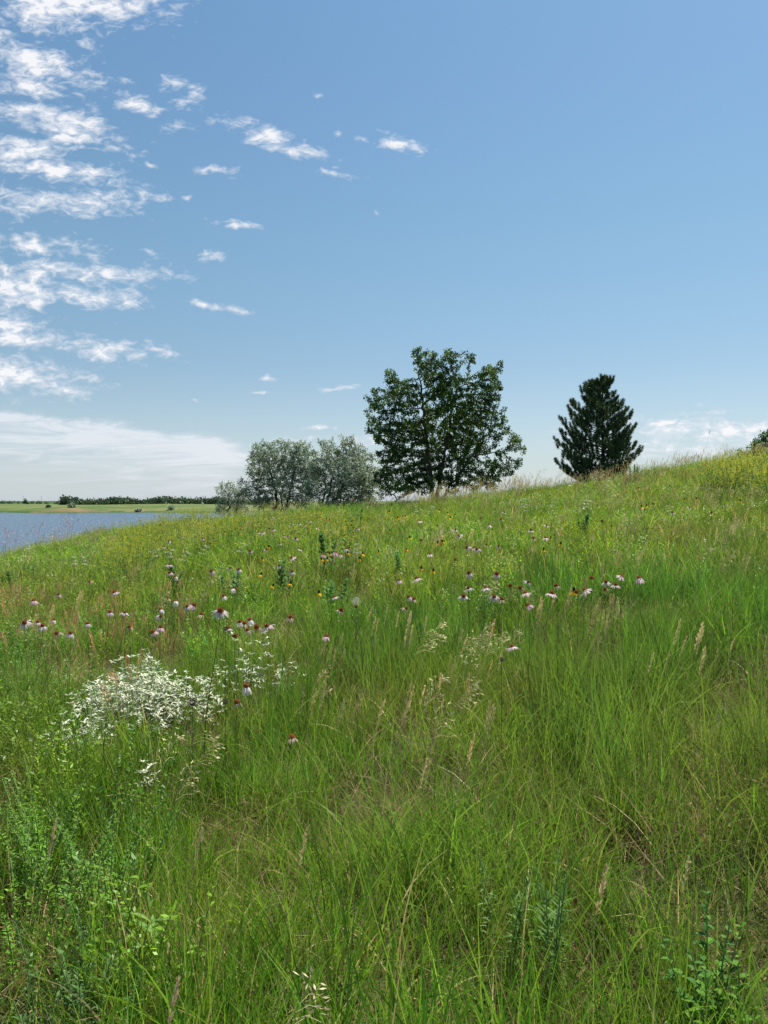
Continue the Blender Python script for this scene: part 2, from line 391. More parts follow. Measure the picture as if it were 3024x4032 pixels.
dry = []
for i in range(4):
    n = 110; mb = MB()
    blades(mb, disc(n, .25), rng.uniform(.1, .34, n), rng.uniform(.0018, .0042, n), rng.uniform(0, 6.28, n), rng.uniform(.3, 1.45, n), rng.uniform(-.2, 1.2, n), mixcol(n, [TAN, STRAW, (.2, .13, .06), (.13, .09, .05)], [3, 2, 3, 2]), 4)
    dry.append(mb.mesh('thatch', M_dry))
C_dry = proto_collection('thatch_clumps', dry)
seed = []
for i in range(4):                                # tan spikes, tan-green
    mb = MB()
    for s_ in range(4): head_stem(mb, disc(1, .2)[0], rng.uniform(.45, .68), rng.uniform(-.9, .9), rng.uniform(.03, .25), 'spike', mixcol(1, [(.5, .4, .2), (.42, .37, .16), (.34, .33, .13)], [3, 2, 1])[0])
    seed.append(mb.mesh('seed_heads', M_dry))
for i in range(3):                                # open nodding panicles
    mb = MB()
    for s_ in range(4): head_stem(mb, disc(1, .2)[0], rng.uniform(.5, .8), rng.uniform(-.7, .7), rng.uniform(.05, .35), 'droop', mixcol(1, [(.4, .35, .18), (.3, .28, .13)], [1, 1])[0])
    seed.append(mb.mesh('seed_heads', M_dry))
for i in range(2):                                # reddish bunch stems
    mb = MB()
    for s_ in range(16): head_stem(mb, disc(1, .08)[0], rng.uniform(.35, .62), rng.uniform(0, 6.28), rng.uniform(.03, .3), 'spike', mixcol(1, [(.34, .2, .1), (.4, .28, .14)], [1, 1])[0], .8)
    seed.append(mb.mesh('seed_heads', M_dry))
C_seed = proto_collection('seed_clumps', seed)

def field(density, ymin, ymax, xmarg=2.2):
    """random ground points over the part of the hill a viewer near the camera can see"""
    out = []
    n = int(density * (ymax - ymin) * (ymax * 1.1 + 2 * xmarg)); y = rng.uniform(ymin, ymax, n); half = ymax * .55 + xmarg
    x = rng.uniform(-half, half, n); k = np.abs(x) < (np.maximum(y, 0) * .53 + xmarg)
    x, y = x[k], y[k]; k = x > -19
    x, y = x[k], y[k]
    return np.stack([x, y, ground(x, y)], 1)
def wob(x, y, s, o): return np.sin(x * s + o) * np.cos(y * s * .8 + o * 2) + .6 * np.sin((x * 1.7 - y) * s * 1.3 + o * 3)
P = np.concatenate([field(34, -.3, 3.2, 2.6), field(22, 3.2, 8), field(18, 8, 16), field(16, 16, 34, 3)])
n = len(P); x, y = P[:, 0], P[:, 1]
# keep the open thatch patches thin in the foreground
u = x / np.maximum(y, .3)
def patch(px, py, r): 
    q = on_hill(px, py, .12); return np.exp(-(((x - q[0]) / r) ** 2 + ((y - q[1]) / (r * .8)) ** 2))
bare = patch(1330, 3400, .16) + patch(1750, 3850, .25) + patch(2700, 3650, .12) + patch(1000, 3750, .1) + .8 * patch(2950, 3700, .15) + .7 * patch(1350, 3750, .15)
clump_here = patch(520, 2850, .5)
keep = rng.uniform(0, 1, n) > np.clip(bare * .95, 0, .88)
P, x, y, u = P[keep], x[keep], y[keep], u[keep]; n = len(P)
a = wob(x, y, .9, 1.) + rng.normal(0, .6, n)
idx = rng.integers(0, 5, n)
idx = np.where(a > .9, rng.integers(5, 8, n), idx)
idx = np.where(a < -.7 - .0 * y, rng.integers(8, 11, n), idx)
farsel = (y > 6) & (rng.uniform(0, 1, n) < .38); idx = np.where(farsel, rng.integers(8, 14, n), idx)
leftforb = (u < -.3) & (rng.uniform(0, 1, n) < .5); idx = np.where(leftforb, rng.integers(11, 14, n), idx)
idx = np.where((rng.uniform(0, 1, n) < .035), rng.integers(14, 18, n), idx)
idx = np.where((u > .18) & (y > 3) & (y < 9) & (rng.uniform(0, 1, n) < .4), rng.integers(5, 8, n), idx)
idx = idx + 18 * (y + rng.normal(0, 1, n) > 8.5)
s = rng.uniform(.68, 1.15, n) * (1 + .12 * wob(x, y, 1.6, 2.2)); s = np.clip(s, .5, 1.3)
wide = np.where(y > 12, 1.35, 1.0) * np.clip(s, .8, 1.2)
rot = np.stack([rng.normal(0, .05, n) , rng.normal(.05, .07, n), rng.uniform(0, 6.28, n)], 1)
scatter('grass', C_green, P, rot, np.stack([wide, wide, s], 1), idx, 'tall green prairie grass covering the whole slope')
P = np.concatenate([field(15, -.3, 5, 2.6), field(8, 5, 14)]); n = len(P)
s = rng.uniform(.7, 1.2, n); rot = np.stack([rng.normal(0, .1, n), rng.normal(0, .1, n), rng.uniform(0, 6.28, n)], 1)
scatter('dry_grass', C_dry, P, rot, np.stack([s, s, s], 1), rng.integers(0, 4, n), 'tangled brown dead grass between the green blades')
P = np.concatenate([field(4.4, 2.6, 8), field(4.6, 8, 16), field(4.4, 16, 31, 3)]); n = len(P); x, y = P[:, 0], P[:, 1]; u = x / np.maximum(y, .3)
Q_ = field(2.4, 21, 28.5, 3); Q_ = Q_[Q_[:, 0] > .02 * Q_[:, 1]]; nQ = len(Q_)
keep = rng.uniform(0, 1, n) < np.clip(.45 + .4 * wob(x, y, .8, 4.) + (u > .1) * .35, .12, 1); P, x, y, u = P[keep], x[keep], y[keep], u[keep]; n = len(P)
idx = rng.integers(0, 4, n); idx = np.where(rng.uniform(0, 1, n) < .16, rng.integers(4, 7, n), idx); idx = np.where((u < -.15) & (y > 4.5) & (y < 10) & (rng.uniform(0, 1, n) < .65), rng.integers(7, 9, n), idx)
P = np.concatenate([P, Q_]); idx = np.concatenate([idx, rng.integers(0, 9, nQ)]); s = np.concatenate([rng.uniform(.8, 1.15, n), rng.uniform(1.0, 1.5, nQ)]); n = len(P)
rot = np.stack([rng.normal(0, .05, n), rng.normal(0.04, .05, n), rng.uniform(-.6, .6, n)], 1)
scatter('seeding_grass', C_seed, P, rot, np.stack([s, s, s], 1), idx, 'tan seed heads standing above the green grass')

# ------------------------------------------------------------------ trees
def blob_points(blobs, dist, n, depth=1.0, dj=.35):
    """attraction points in ellipsoids given by outline (X, Y, r) of the photographed crown at a distance"""
    A = np.array(blobs, float); w = A[:, 2] ** 2.2; i = rng.choice(len(A), n, p=w / w.sum())
    v = norm(rng.normal(size=(n, 3))) * (rng.uniform(0, 1, (n, 1)) ** .36)
    k = dist / F
    zc = rng.normal(0, 1, len(A)) * dj * A[:, 2].max() * 1.4
    X = A[i, 0] + v[:, 0] * A[i, 2]; Y = A[i, 1] + v[:, 2] * A[i, 2]
    o = np.empty((n, 3)); o[:, 0] = (X - W / 2) * k; o[:, 1] = dist + (zc[i] + v[:, 1] * A[i, 2] * depth) * k; o[:, 2] = CAM[2] - (Y - 1975) * k
    return o
def colonize(attr, start, parent, step=.16, infl=2.0, kill=.22, iters=120, maxn=12000):
    nodes = [np.array(p, float) for p in start]; par = list(parent)
    A = attr.copy(); ND = np.full(len(A), 1e9); NI = np.zeros(len(A), int); done = 0
    for it in range(iters):
        new = np.array(nodes[done:]); 
        if len(new):
            D = np.linalg.norm(A[:, None] - new[None], axis=2); j = D.argmin(1); dm = D[np.arange(len(A)), j]; b = dm < ND
            ND[b] = dm[b]; NI[b] = j[b] + done; done = len(nodes)
        k = ND > kill; A, ND, NI = A[k], ND[k], NI[k]
        if not len(A) or len(nodes) > maxn: break
        act = ND < infl
        if not act.any(): infl *= 1.5; continue
        dirs = {}
        for ai in np.where(act)[0]:
            n_ = NI[ai]; dv = A[ai] - nodes[n_]; dv /= np.linalg.norm(dv) + 1e-9
            dirs[n_] = dirs.get(n_, 0) + dv
        for n_, dv in dirs.items():
            dv = dv / (np.linalg.norm(dv) + 1e-9) + rng.normal(0, .16, 3); dv /= np.linalg.norm(dv) + 1e-9
            nodes.append(nodes[n_] + dv * step); par.append(n_)
    return np.array(nodes), np.array(par)
def skeleton(mb, nodes, par, r0, p, color, flare=1.0, sides=5):
    N = len(nodes); r = np.zeros(N); acc = np.zeros(N); kids = np.zeros(N, int)
    for i in range(N - 1, -1, -1):
        r[i] = (acc[i] if acc[i] > 0 else r0 ** p) ** (1 / p)
        if par[i] >= 0: acc[par[i]] += r[i] ** p; kids[par[i]] += 1
    r = np.minimum(r, r0 * 40); i = np.where(par >= 0)[0]
    ra = r[par[i]]; ra = np.minimum(ra, r[i] * 1.5)
    segs_tubes(mb, nodes[par[i]], nodes[i], ra, r[i], sides, color)
    return r, kids
def crown_leaves(mb, nodes, par, r, thr, per, spread, ln, wd, cols, wts, droop=0.0, jit=.25):
    k = np.where((r < thr) & (par >= 0))[0]; m = rng.poisson(per, len(k)); i = np.repeat(k, m); n = len(i)
    d = norm(nodes[i] - nodes[par[i]])
    c = nodes[i] + norm(rng.normal(size=(n, 3))) * (rng.uniform(0, 1, (n, 1)) ** .6) * spread
    ax = norm(d * .6 + rng.normal(0, .7, (n, 3)) + np.array([0, 0, -droop]))
    cc = mixcol(len(nodes), cols, wts, jit)[i] * rng.uniform(.85, 1.15, (n, 1))
    leaves(mb, c, ax, rng.uniform(.7, 1.25, n) * ln, rng.uniform(.8, 1.2, n) * wd, cc, .12)
def chain(a, b, step, wob_=.03):
    a, b = np.array(a, float), np.array(b, float); n = max(2, int(np.linalg.norm(b - a) / step)); t = np.linspace(0, 1, n + 1)[:, None]
    p = a + (b - a) * t; p[1:-1] += rng.normal(0, wob_, (n - 1, 3)); return p
def tree(name, label, cat, base_px, dist, blobs, trunks, nattr, bark, leafmat, leafargs, step=.16, kill=.2, r0=.006, p=2.35, thr=.018, depth=1.0, group=None, dj=.35, infl=2.0):
    k = dist / F; bx = (base_px - W / 2) * k; base = np.array([bx, dist, gz(bx, dist)])
    start = [base - (0, 0, .3)]; par = [-1]
    for (tx, ty, dy) in trunks:
        e = np.array([(tx - W / 2) * k, dist + dy, CAM[2] - (ty - 1975) * k]); c = chain(base, e, step)
        last = 0
        for q in c[1:]: start.append(q); par.append(last); last = len(start) - 1
    A = blob_points(blobs, dist, nattr, depth, dj)
    A = A[A[:, 2] > base[2] + .25]
    nodes, pr = colonize(A, start, par, step, infl=infl, kill=kill)
    nodes_l = nodes - base
    root = empty(name, base, label, cat, group)
    mb = MB(); r, kids = skeleton(mb, nodes_l, pr, r0, p, bark)
    link('trunk', mb.mesh('trunk', M_bark, True), root)
    mb = MB(); crown_leaves(mb, nodes_l, pr, r, thr, *leafargs)
    link('crown', mb.mesh('crown', leafmat), root)
    return root
BIG = [(1690,1440,50),(1640,1400,24),(1655,1440,36),(1762,1425,46),(1835,1432,34),(1720,1510,70),(1900,1510,50),(1950,1460,30),(1978,1440,18),(1930,1560,50),(1540,1482,36),(1560,1520,36),(1480,1535,26),(1465,1590,24),(1500,1600,40),(1600,1565,80),(1780,1570,100),(1880,1620,80),(1465,1650,28),(1480,1720,22),
       (1540,1690,80),(1690,1700,110),(1840,1720,105),(1960,1690,50),(2015,1745,34),(2050,1765,16),(1960,1800,52),(2000,1855,30),(1930,1870,50),(1560,1800,74),(1500,1790,30),(1680,1830,74),(1820,1850,76),(1520,1865,30),(1590,1880,50),(1970,1620,30),(1740,1890,40),(1870,1900,40),(1500,1880,36),(1540,1905,34),(1620,1905,40),(1690,1910,30),(1790,1905,40),(1930,1900,34),(1455,1620,24),(1445,1560,16),(1450,1700,20),(2055,1775,20),(2045,1725,18),(2035,1825,22),(1632,1382,13),(1648,1372,9)]
tree('broadleaf_tree', 'tallest tree, dark green and round-crowned with several stems, on the crest', 'tree', 1712, 31, BIG, [(1668, 1800, -.1), (1655,1500,.1), (1745, 1780, .2), (1800,1520,.3), (1850, 1800, -.2)], 5200,
     (.06, .05, .04), M_dark, (24, .12, .08, .056, [(.05, .105, .022), (.07, .15, .025), (.028, .065, .018), (.13, .23, .035)], [4, 3, 2.5, 1.6], .35), step=.15, kill=.18, thr=.02)
OLV = [(.24, .295, .19), (.36, .41, .28), (.14, .19, .1)]
tree('olive_tree', 'silvery grey-green tree touching the left side of the tall dark tree', 'tree', 1262, 32, [(1370,1750,38),(1310,1800,45),(1400,1800,50),(1270,1850,55),(1370,1870,85),(1440,1870,48),(1250,1920,50),(1330,1940,50),(1430,1930,50),(1290,1760,30),(1300,1975,45),(1380,1975,45),(1450,1965,40),(1480,1900,30),(1235,1850,40),(1345,1722,14),(1305,1738,12),(1385,1728,14),(1425,1755,14),(1272,1752,14),(1462,1800,18),(1490,1850,18),(1240,1790,20)],
     [(1285,1880,0),(1320,1840,.1),(1380,1890,.3),(1400,1820,.3)], 4600, (.045, .038, .032), M_silver, (14, .12, .1, .04, OLV, [3, 3, 2], .15, .15), step=.13, kill=.15, thr=.015, group='silver trees left of the tall dark tree')
tree('olive_tree', 'silvery grey-green tree with a leaning dark trunk, middle of the silvery three', 'tree', 1112, 32.5, [(1120,1765,34),(1180,1775,45),(1040,1780,40),(1080,1830,65),(1160,1840,65),(1010,1860,40),(1040,1900,55),(1130,1910,50),(1200,1900,45),(1215,1800,30),(1000,1810,28),(1030,1965,40),(1110,1970,45),(1190,1965,45),(985,1930,30),(1220,1860,45),(1150,1742,12),(1112,1735,12),(1070,1748,12),(1200,1755,14),(1000,1790,14),(980,1840,16),(960,1900,18)],
     [(1105,1880,0),(1060,1830,.1),(1160,1850,.1)], 4400, (.045, .038, .032), M_silver, (14, .12, .1, .04, OLV, [3, 3, 2], .15, .15), step=.13, kill=.15, thr=.015, group='silver trees left of the tall dark tree')
tree('olive_tree', 'smallest silvery bush, nearest the lake, at the end of the tree row', 'bush', 905, 33, [(900,1930,38),(870,1930,30),(940,1940,34),(960,1960,34),(885,1965,34),(920,1970,40),(880,2000,34),(945,2000,36)],
     [(900,1950,0),(940,1955,.1)], 1100, (.045, .038, .032), M_silver, (11, .13, .09, .032, OLV, [3, 3, 2], .15, .15), step=.11, kill=.13, thr=.013, group='silver trees left of the tall dark tree')
tree('leafy_shrub', 'low bright green shrub under the left side of the tall dark tree', 'shrub', 1560, 30, [(1520,1925,24),(1560,1915,28),(1600,1930,26),(1500,1945,20)],
     [(1550,1925,0)], 700, (.06, .05, .04), M_forb, (14, .1, .07, .045, [(.09, .19, .03), (.14, .24, .05)], [2, 1]), step=.1, kill=.14, thr=.02)
tree('broadleaf_tree', 'bright green treetop cut off by the right edge behind the yellow blossoms', 'tree', 3060, 30, [(3025,1725,34),(2990,1750,26),(2955,1765,22),(2925,1785,18),(3060,1720,40),(3090,1760,50),(3010,1780,40),(2960,1800,30)],
     [(3050,1770,0),(3010,1770,.2)], 1800, (.06, .05, .04), M_dark, (22, .12, .08, .056, [(.06, .13, .025), (.09, .18, .03)], [2, 1]), step=.12, kill=.15)


def pine():
    dist = 31.5; k = dist / F; bx = (2372 - W / 2) * k; base = np.array([bx, dist, gz(bx, dist)]); top = CAM[2] - (1492 - 1975) * k - base[2]
    root = empty('pine_tree', base, 'dark bushy pine with upturned tufts standing alone on the crest', 'tree')
    tb, nb = MB(), MB(); tube(tb, [(0, 0, -.2), (0.01, 0, top * .4), (-.02, .02, top * .75), (0, 0, top - .1)], [.085, .06, .035, .012], 8, (.05, .04, .035))
    Yrow = [1500, 1523, 1604, 1678, 1740, 1790, 1830, 1880]; lf = [10, 62, 112, 158, 165, 200, 200, 165]; rt = [10, 40, 78, 118, 125, 135, 150, 115]
    def shoot(p, d, L_, nn):
        m = int(nn * 2.4); t = rng.uniform(0, 1, m); d = norm(d); b = p + d[None] * (t * L_)[:, None]
        ax = norm(d[None] * rng.uniform(.35, 1.0, (m, 1)) + norm(rng.normal(size=(m, 3))) * .75)
        leaves(nb, b, ax, rng.uniform(.09, .135, m), .0125, np.array([(.055, .105, .038)]) * rng.uniform(.6, 1.7, (m, 1)), 0, .35)
        tube(tb, [p, p + d * L_], [.006, .004], 3, (.06, .045, .035))
    z = .35; a0 = 0.0
    while z < top - .12:
        Y = 1975 - (base[2] + z - CAM[2]) / k
        for b_ in range(7 if z < top * .75 else 5):
            az = a0 + b_ * 2 * math.pi / 7 + rng.uniform(-.35, .35)
            wL, wR = np.interp(Y, Yrow, lf) * k, np.interp(Y, Yrow, rt) * k
            w = (wL if math.cos(az) < 0 else wR) * rng.uniform(.78, 1.12)
            w *= rng.choice([.68, .84, .94, 1.0]); d = np.array([math.cos(az), math.sin(az), 0]); n = 7; P = [np.array([0, 0, z - w * .38])]
            if P[0][2] < .12: P[0][2] = .12
            for s_ in range(n):
                el = .25 + .75 * (s_ / n) ** 1.5; P.append(P[-1] + (d * math.cos(el) + np.array([0, 0, 1]) * math.sin(el)) * w / n * 1.12)
            P = np.array(P) + rng.normal(0, .012, (n + 1, 3)); tube(tb, P, np.linspace(.022, .007, n + 1) * (.5 + w / 2), 4, (.05, .04, .035))
            shoot(P[-1], P[-1] - P[-2] + (0, 0, .1), .2, 75)
            for s_ in range(2, n + 1):
                for sd in (-1, 1):
                    if rng.uniform() < .24: continue
                    lat = np.array([-d[1], d[0], 0]) * sd; q = P[s_] ; L2 = w * .28 * (1.25 - s_ / n) * rng.uniform(.6, 1.1) + .05
                    e = q + norm(lat + d * .8 + np.array([0, 0, .45])) * L2; tube(tb, [q, e], [.009, .006], 3, (.05, .04, .035))
                    shoot(e, norm(lat * .25 + d * .3 + np.array([0, 0, .95])), rng.uniform(.16, .27), 62)
        z += .25; a0 += .5
    for q in range(5): shoot(np.array([rng.normal(0, .05), rng.normal(0, .05), top - .3 + q * .03]), np.array([rng.normal(0, .12), rng.normal(0, .12), 1]), .3, 90)
    link('trunk', tb.mesh('trunk', M_bark, True), root); link('crown', nb.mesh('crown', M_needle), root)
pine()

# ------------------------------------------------------------------ far shore vegetation
def puff(mb, c, rx, rz, n, cols):
    v = norm(rng.normal(size=(n, 3))) * rng.uniform(.35, 1, (n, 1)); v[:, 2] = np.abs(v[:, 2]) * 1.0 + 0
    p = np.array(c) + v * np.array([rx, rx, rz]); 
    leaves(mb, p, rng.normal(size=(n, 3)), rng.uniform(.5, 1.0, n) * rx * .55, rx * .4, mixcol(n, cols, [1] * len(cols)), .15)
DG = [(.04, .075, .035), (.06, .105, .04), (.035, .062, .032)]
mb = MB()
for i in range(900):
    X = 245 + 815 * rng.uniform(0, 1) if i < 780 else rng.uniform(-500, 260); d = rng.uniform(690, 760) if i < 780 else rng.uniform(900, 1000)
    x = (X - W / 2) / F * d; z = float(far_z(x, d)); h = 2.2 + 5.2 * rng.uniform(0, 1) ** .8 + 1.0 * math.sin(X * .031) if i < 780 else rng.uniform(3, 4.6)
    if X < 330 and i < 780: h *= 1.1
    cc = mixcol(1, DG, [1, 1, 1], .3); puff(mb, (x, d, z - .3), h * rng.uniform(.45, .7), h, 46, [cc[0]])
tag(link('far_treeline', mb.mesh('far_treeline', M_dark)), 'dark green woods along the far shore of the lake', 'woods', kind='stuff')
for (X, d, h, lab, cols) in [(100, 800, 6.0, 'lone dark tree standing up from the pasture at far left of the lake', DG), (108, 780, 1.8, 'low dark bush just below the lone far tree', DG), (282, 573, 3.2, 'pale green shoreline bush beside the bare brown bank', OLV), (190, 574, 2.0, 'dark green bush low on the far left waterline', DG),
        (410, 640, 1.5, 'small dark shrub on the pasture above the brown bank', DG), (545, 565, 2.6, 'grey-green waterline shrub right of the brown bank', OLV), (672, 566, 3.2, 'largest silvery shrub on the far waterline near the yellow blossoms', OLV), (518, 655, 1.1, 'tiny shrub on the pasture right of the brown bank', DG)]:
    x = (X - W / 2) / F * d; z = float(far_z(x, d)); r_ = empty('shore_tree' if h > 4 else 'shore_bush', (x, d, z), lab, 'tree' if h > 4 else 'bush', 'trees and bushes dotted on the far shore')
    m1 = MB(); tube(m1, [(0, 0, -.3), (0, 0, h * .5)], [h * .05, h * .02], 5, (.06, .05, .04)); link('trunk', m1.mesh('trunk', M_bark), r_)
    m2 = MB(); w_ = h * .36 if h > 4 else h * .95
    puff(m2, (0, 0, h * .15), w_, h * .85, 260, cols); link('crown', m2.mesh('crown', M_silver if cols is OLV else M_dark), r_)
for X, lab in ((92, 'thin utility pole left of the lone far tree'), (163, 'thin utility pole right of the lone far tree')):
    d = 900; x = (X - W / 2) / F * d; z = float(far_z(x, d)); r_ = empty('utility_pole', (x, d, z), lab, 'pole', 'utility poles beyond the lake')
    m1 = MB(); tube(m1, [(0, 0, -.5), (0, 0, 9)], [.16, .11], 6, (.12, .1, .08)); link('shaft', m1.mesh('shaft', M_bark), r_)
    m1 = MB(); tube(m1, [(-1.1, 0, 8.4), (1.1, 0, 8.4)], [.08, .08], 4, (.12, .1, .08)); link('crossarm', m1.mesh('crossarm', M_bark), r_)

# ------------------------------------------------------------------ flowers
def stem_mesh(curve=.04, thick=.0022, c=(.09, .075, .045), leafy=False):
    mb = MB(); t = np.linspace(0, 1, 8); P = np.stack([curve * np.sin(t * 2.6) * 0 + curve * t ** 2, .3 * curve * np.sin(t * 5), t], 1)
    tube(mb, P, np.linspace(thick * 1.3, thick * .8, 8), 5, c)
    return mb, P[-1]
def cone_mesh(r=.0125, h=.016, tall=False):
    mb = MB(); n = 150; k = np.arange(n); ph = k * 2.39996; t = (k + .5) / n
    th = np.arccos(1 - t * 1.25)
    d = np.stack([np.sin(th) * np.cos(ph), np.sin(th) * np.sin(ph), np.cos(th)], 1)
    base = d * np.array([r, r, h]); 
    # body
    U = np.linspace(0, 2 * np.pi, 13)[:-1]; V = []; q = []
    for a_ in np.linspace(0.05, 2.0, 7): V += [(math.sin(a_) * r * .93 * math.cos(u_), math.sin(a_) * r * .93 * math.sin(u_), math.cos(a_) * h * .93) for u_ in U]
    for i in range(6):
        for j in range(12): q.append((i * 12 + j, i * 12 + (j + 1) % 12, (i + 1) * 12 + (j + 1) % 12, (i + 1) * 12 + j))
    V.append((0, 0, h * .95)); mb.add(V, q=q, t=[(j, (j + 1) % 12, 84) for j in range(12)], c=(.2, .085, .03) if not tall else (.05, .03, .02))
    cs = np.where(rng.uniform(0, 1, (n, 1)) < .4, np.array([[.7, .28, .06]]), np.array([[.36, .12, .035]])) if not tall else np.where(rng.uniform(0, 1, (n, 1)) < .3, np.array([[.2, .1, .03]]), np.array([[.04, .025, .018]]))
    leaves(mb, base * .9, d + np.array([0, 0, .25]), .0055 if not tall else .003, .0026, cs, .1)
    return mb
def corolla(nP, L_, w, a_out, a_down, colr, missing=0.0, z0=-.004, r0=.009, jit=.18):
    mb = MB()
    for k in range(nP):
        if rng.uniform() < missing: continue
        az = k * 2 * math.pi / nP + rng.normal(0, .07); d = np.array([math.cos(az), math.sin(az), 0]); s = np.array([-d[1], d[0], 0])
        p = d * r0 + np.array([0, 0, z0]); V = []; ln = L_ * rng.uniform(.8, 1.1); prof = [.55, .95, 1.0, .85, .35]; dn = a_down + rng.normal(0, jit)
        for i in range(5):
            V += [p - s * w * prof[i] * .5, p + np.array([0, 0, .0012]), p + s * w * prof[i] * .5]
            th = a_out + (dn - a_out) * min(1, (i + .6) / 2.6); p = p + (d * math.cos(th) - np.array([0, 0, 1]) * math.sin(th)) * ln / 4
        q = []
        for i in range(4): b = i * 3; q += [(b, b + 1, b + 4, b + 3), (b + 1, b + 2, b + 5, b + 4)]
        mb.add(V, q=q, c=np.array(colr) * rng.uniform(.88, 1.08))
    return mb
PINK, PALE, WHT, FADE = (.72, .48, .56), (.78, .61, .65), (.84, .75, .73), (.56, .42, .34)
VAR = {  # petals n, length, width, out, down, colour, missing ; words for the look
 'wide':  ((15, .036, .0075, .05, .75, PALE), 'spreading pale petals'),
 'droop': ((15, .036, .0075, .3, 1.2, PALE), 'drooping pale petals'),
 'down':  ((13, .038, .007, .6, 1.42, WHT), 'white hanging petals'),
 'pink':  ((14, .034, .007, .25, 1.05, PINK), 'deeper pink petals'),
 'half':  ((14, .032, .006, .35, 1.2, FADE, .45), 'withered petals'),
 'bare':  (None, 'no petals left'),
}
cone_m = [cone_mesh().mesh('cone', M_cone, True) for _ in range(2)]
stems = []
for cv in (-.09, -.03, .03, .09): m_, e_ = stem_mesh(cv); stems.append((m_.mesh('stem', M_stem, True), e_))
cor_m = {k: [corolla(*v[0]).mesh('corolla', M_petal) for _ in range(3)] for k, v in VAR.items() if v[0]}
CF = """668,2223,w 668,2255,d 691,2270,x 832,2249,p 905,2237,p 940,2243,d 1099,2227,x 1150,2251,d 353,2290,h 230,2341,p 134,2365,p 451,2332,w
928,2321,x 880,2347,x 690,2367,x 736,2388,d 763,2383,d 868,2405,w,54 633,2400,x 632,2427,d,30 633,2470,p,34 603,2488,p 793,2419,h 433,2410,d 492,2412,w 212,2441,d,28
149,2449,p 168,2464,d 96,2452,w 346,2455,d,29 225,2494,h 277,2494,d 509,2470,h 983,2441,x,36 944,2449,x 962,2455,h 899,2474,w,29 976,2481,h 1011,2470,h 1052,2465,w 925,2506,b
1144,2431,h 1285,2506,p 969,2702,x,52 934,2766,h,42 1150,2905,h,44 1070,2036,w 1218,2053,w 1178,2062,d 1200,2067,d 1147,2071,d 1215,2083,h 1251,2079,w 1407,2083,p 1060,2082,b 1076,2086,w
1017,2098,w 1035,2097,w 1118,2111,p 1134,2111,p 1164,2120,w 1102,2140,d 985,2170,p 1049,2164,d 1183,2163,w 1366,2162,x 1322,2177,p 1275,2185,p 1339,2185,p 1149,2197,w 665,2131,d
646,2153,d 720,2114,p 798,2120,p 793,2099,w 828,2140,b 631,2066,b 1317,2351,w 1403,2387,b 1342,2403,h 1655,2052,w 1893,2041,b 1985,2018,w 1973,2045,h 1927,2068,d 1793,2086,w
1808,2110,w 2152,2068,w 2091,2088,w 2100,2119,h 2147,2118,w 2371,2052,b 2408,2071,b 2538,2007,w 2647,2018,p 1839,2156,d 1866,2158,p 1878,2163,p 1915,2146,h 1963,2151,p 1790,2156,b 1793,2204,b
1693,2183,w 1658,2128,b 1572,2285,p 1641,2278,w 1610,2351,d,30 1629,2359,h 1598,2396,h 1846,2257,d,34 1956,2260,d,34 1845,2316,w 1825,2348,w,34 1912,2315,w 1945,2350,w 1976,2360,h 2009,2307,b
2048,2315,h 2079,2292,w 2068,2335,w,34 2080,2384,p 2190,2306,h 2172,2336,w 2269,2333,b 2304,2324,w 2329,2277,b 2386,2292,w 2382,2321,h 2424,2303,w 2446,2269,w 2517,2278,d 2016,2546,w,38
2645,1992,h 2715,1997,w 2801,2018,b 2244,1909,w 2165,1951,b 2657,1841,h""".split()
KEY = dict(w='wide', d='droop', x='down', p='pink', h='half', b='bare')
# places a viewer can find, used to tell the flowers apart
PLACES = [(110, 2430, 'far left, beside the frame edge'), (260, 2450, 'upper left of the silver-leaved clump'), (470, 2420, 'straight above the silver-leaved clump'), (660, 2440, 'above right end of silver-leaved clump'),
 (860, 2390, 'above the thin silver sprays'), (1000, 2465, 'touching the thin silver sprays'), (980, 2740, 'right of the silver-leaved clump'), (1300, 2440, 'around the fluffy seed head'), (690, 2245, 'by the leftmost milkweed'), (920, 2245, 'by the second milkweed'),
 (1130, 2235, 'by the broad-leaved middle milkweed'), (1320, 2175, 'by the tall right milkweed'), (720, 2115, 'below the lake and yellow blossoms'), (1045, 2080, 'in front of the silvery trees'), (1195, 2068, 'high in front of the silvery trees'), (1120, 2145, 'midway below the silvery trees'),
 (1610, 2340, 'left of the long middle row'), (1670, 2120, 'on slope below the tall tree'), (1850, 2160, 'in short row below tall tree'), (1930, 2050, 'near the crest between tree and pine'), (2120, 2095, 'on the slope below the pine'),
 (1880, 2320, 'left part of long middle row'), (2060, 2320, 'centre of the long middle row'), (2200, 2320, 'right of centre in long middle row'), (2420, 2295, 'right end of the long middle row'), (2016, 2546, 'standing alone in open grass'), (2640, 2010, 'near the upper right crest'), (2220, 1925, 'just under the pine')]
ORD = ['', 'second', 'third', 'fourth', 'fifth', 'sixth', 'seventh', 'eighth', 'ninth', 'tenth', 'eleventh', 'twelfth']
def place_of(X, Y): return min(range(len(PLACES)), key=lambda i: (PLACES[i][0] - X) ** 2 + (1.4 * (PLACES[i][1] - Y)) ** 2)
def make_labels(items, noun, look):
    g = {}
    for i, it in enumerate(items): g.setdefault((place_of(it[0], it[1]), look(it)), []).append(i)
    out = {}
    for (pl, lk), ids in g.items():
        ids.sort(key=lambda i: items[i][0])
        for r_, i in enumerate(ids):
            if len(ids) == 1: o = ''
            elif r_ == 0: o = 'leftmost '
            elif r_ == len(ids) - 1: o = 'rightmost '
            else: o = ORD[r_] + ' from left '
            out[i] = (o + noun + ' with ' + lk + ', ' + PLACES[pl][2]).strip()
    return out
items = []
for tkn in CF:
    f = tkn.split(','); items.append((float(f[0]), float(f[1]), KEY[f[2]], float(f[3]) if len(f) > 3 else None))
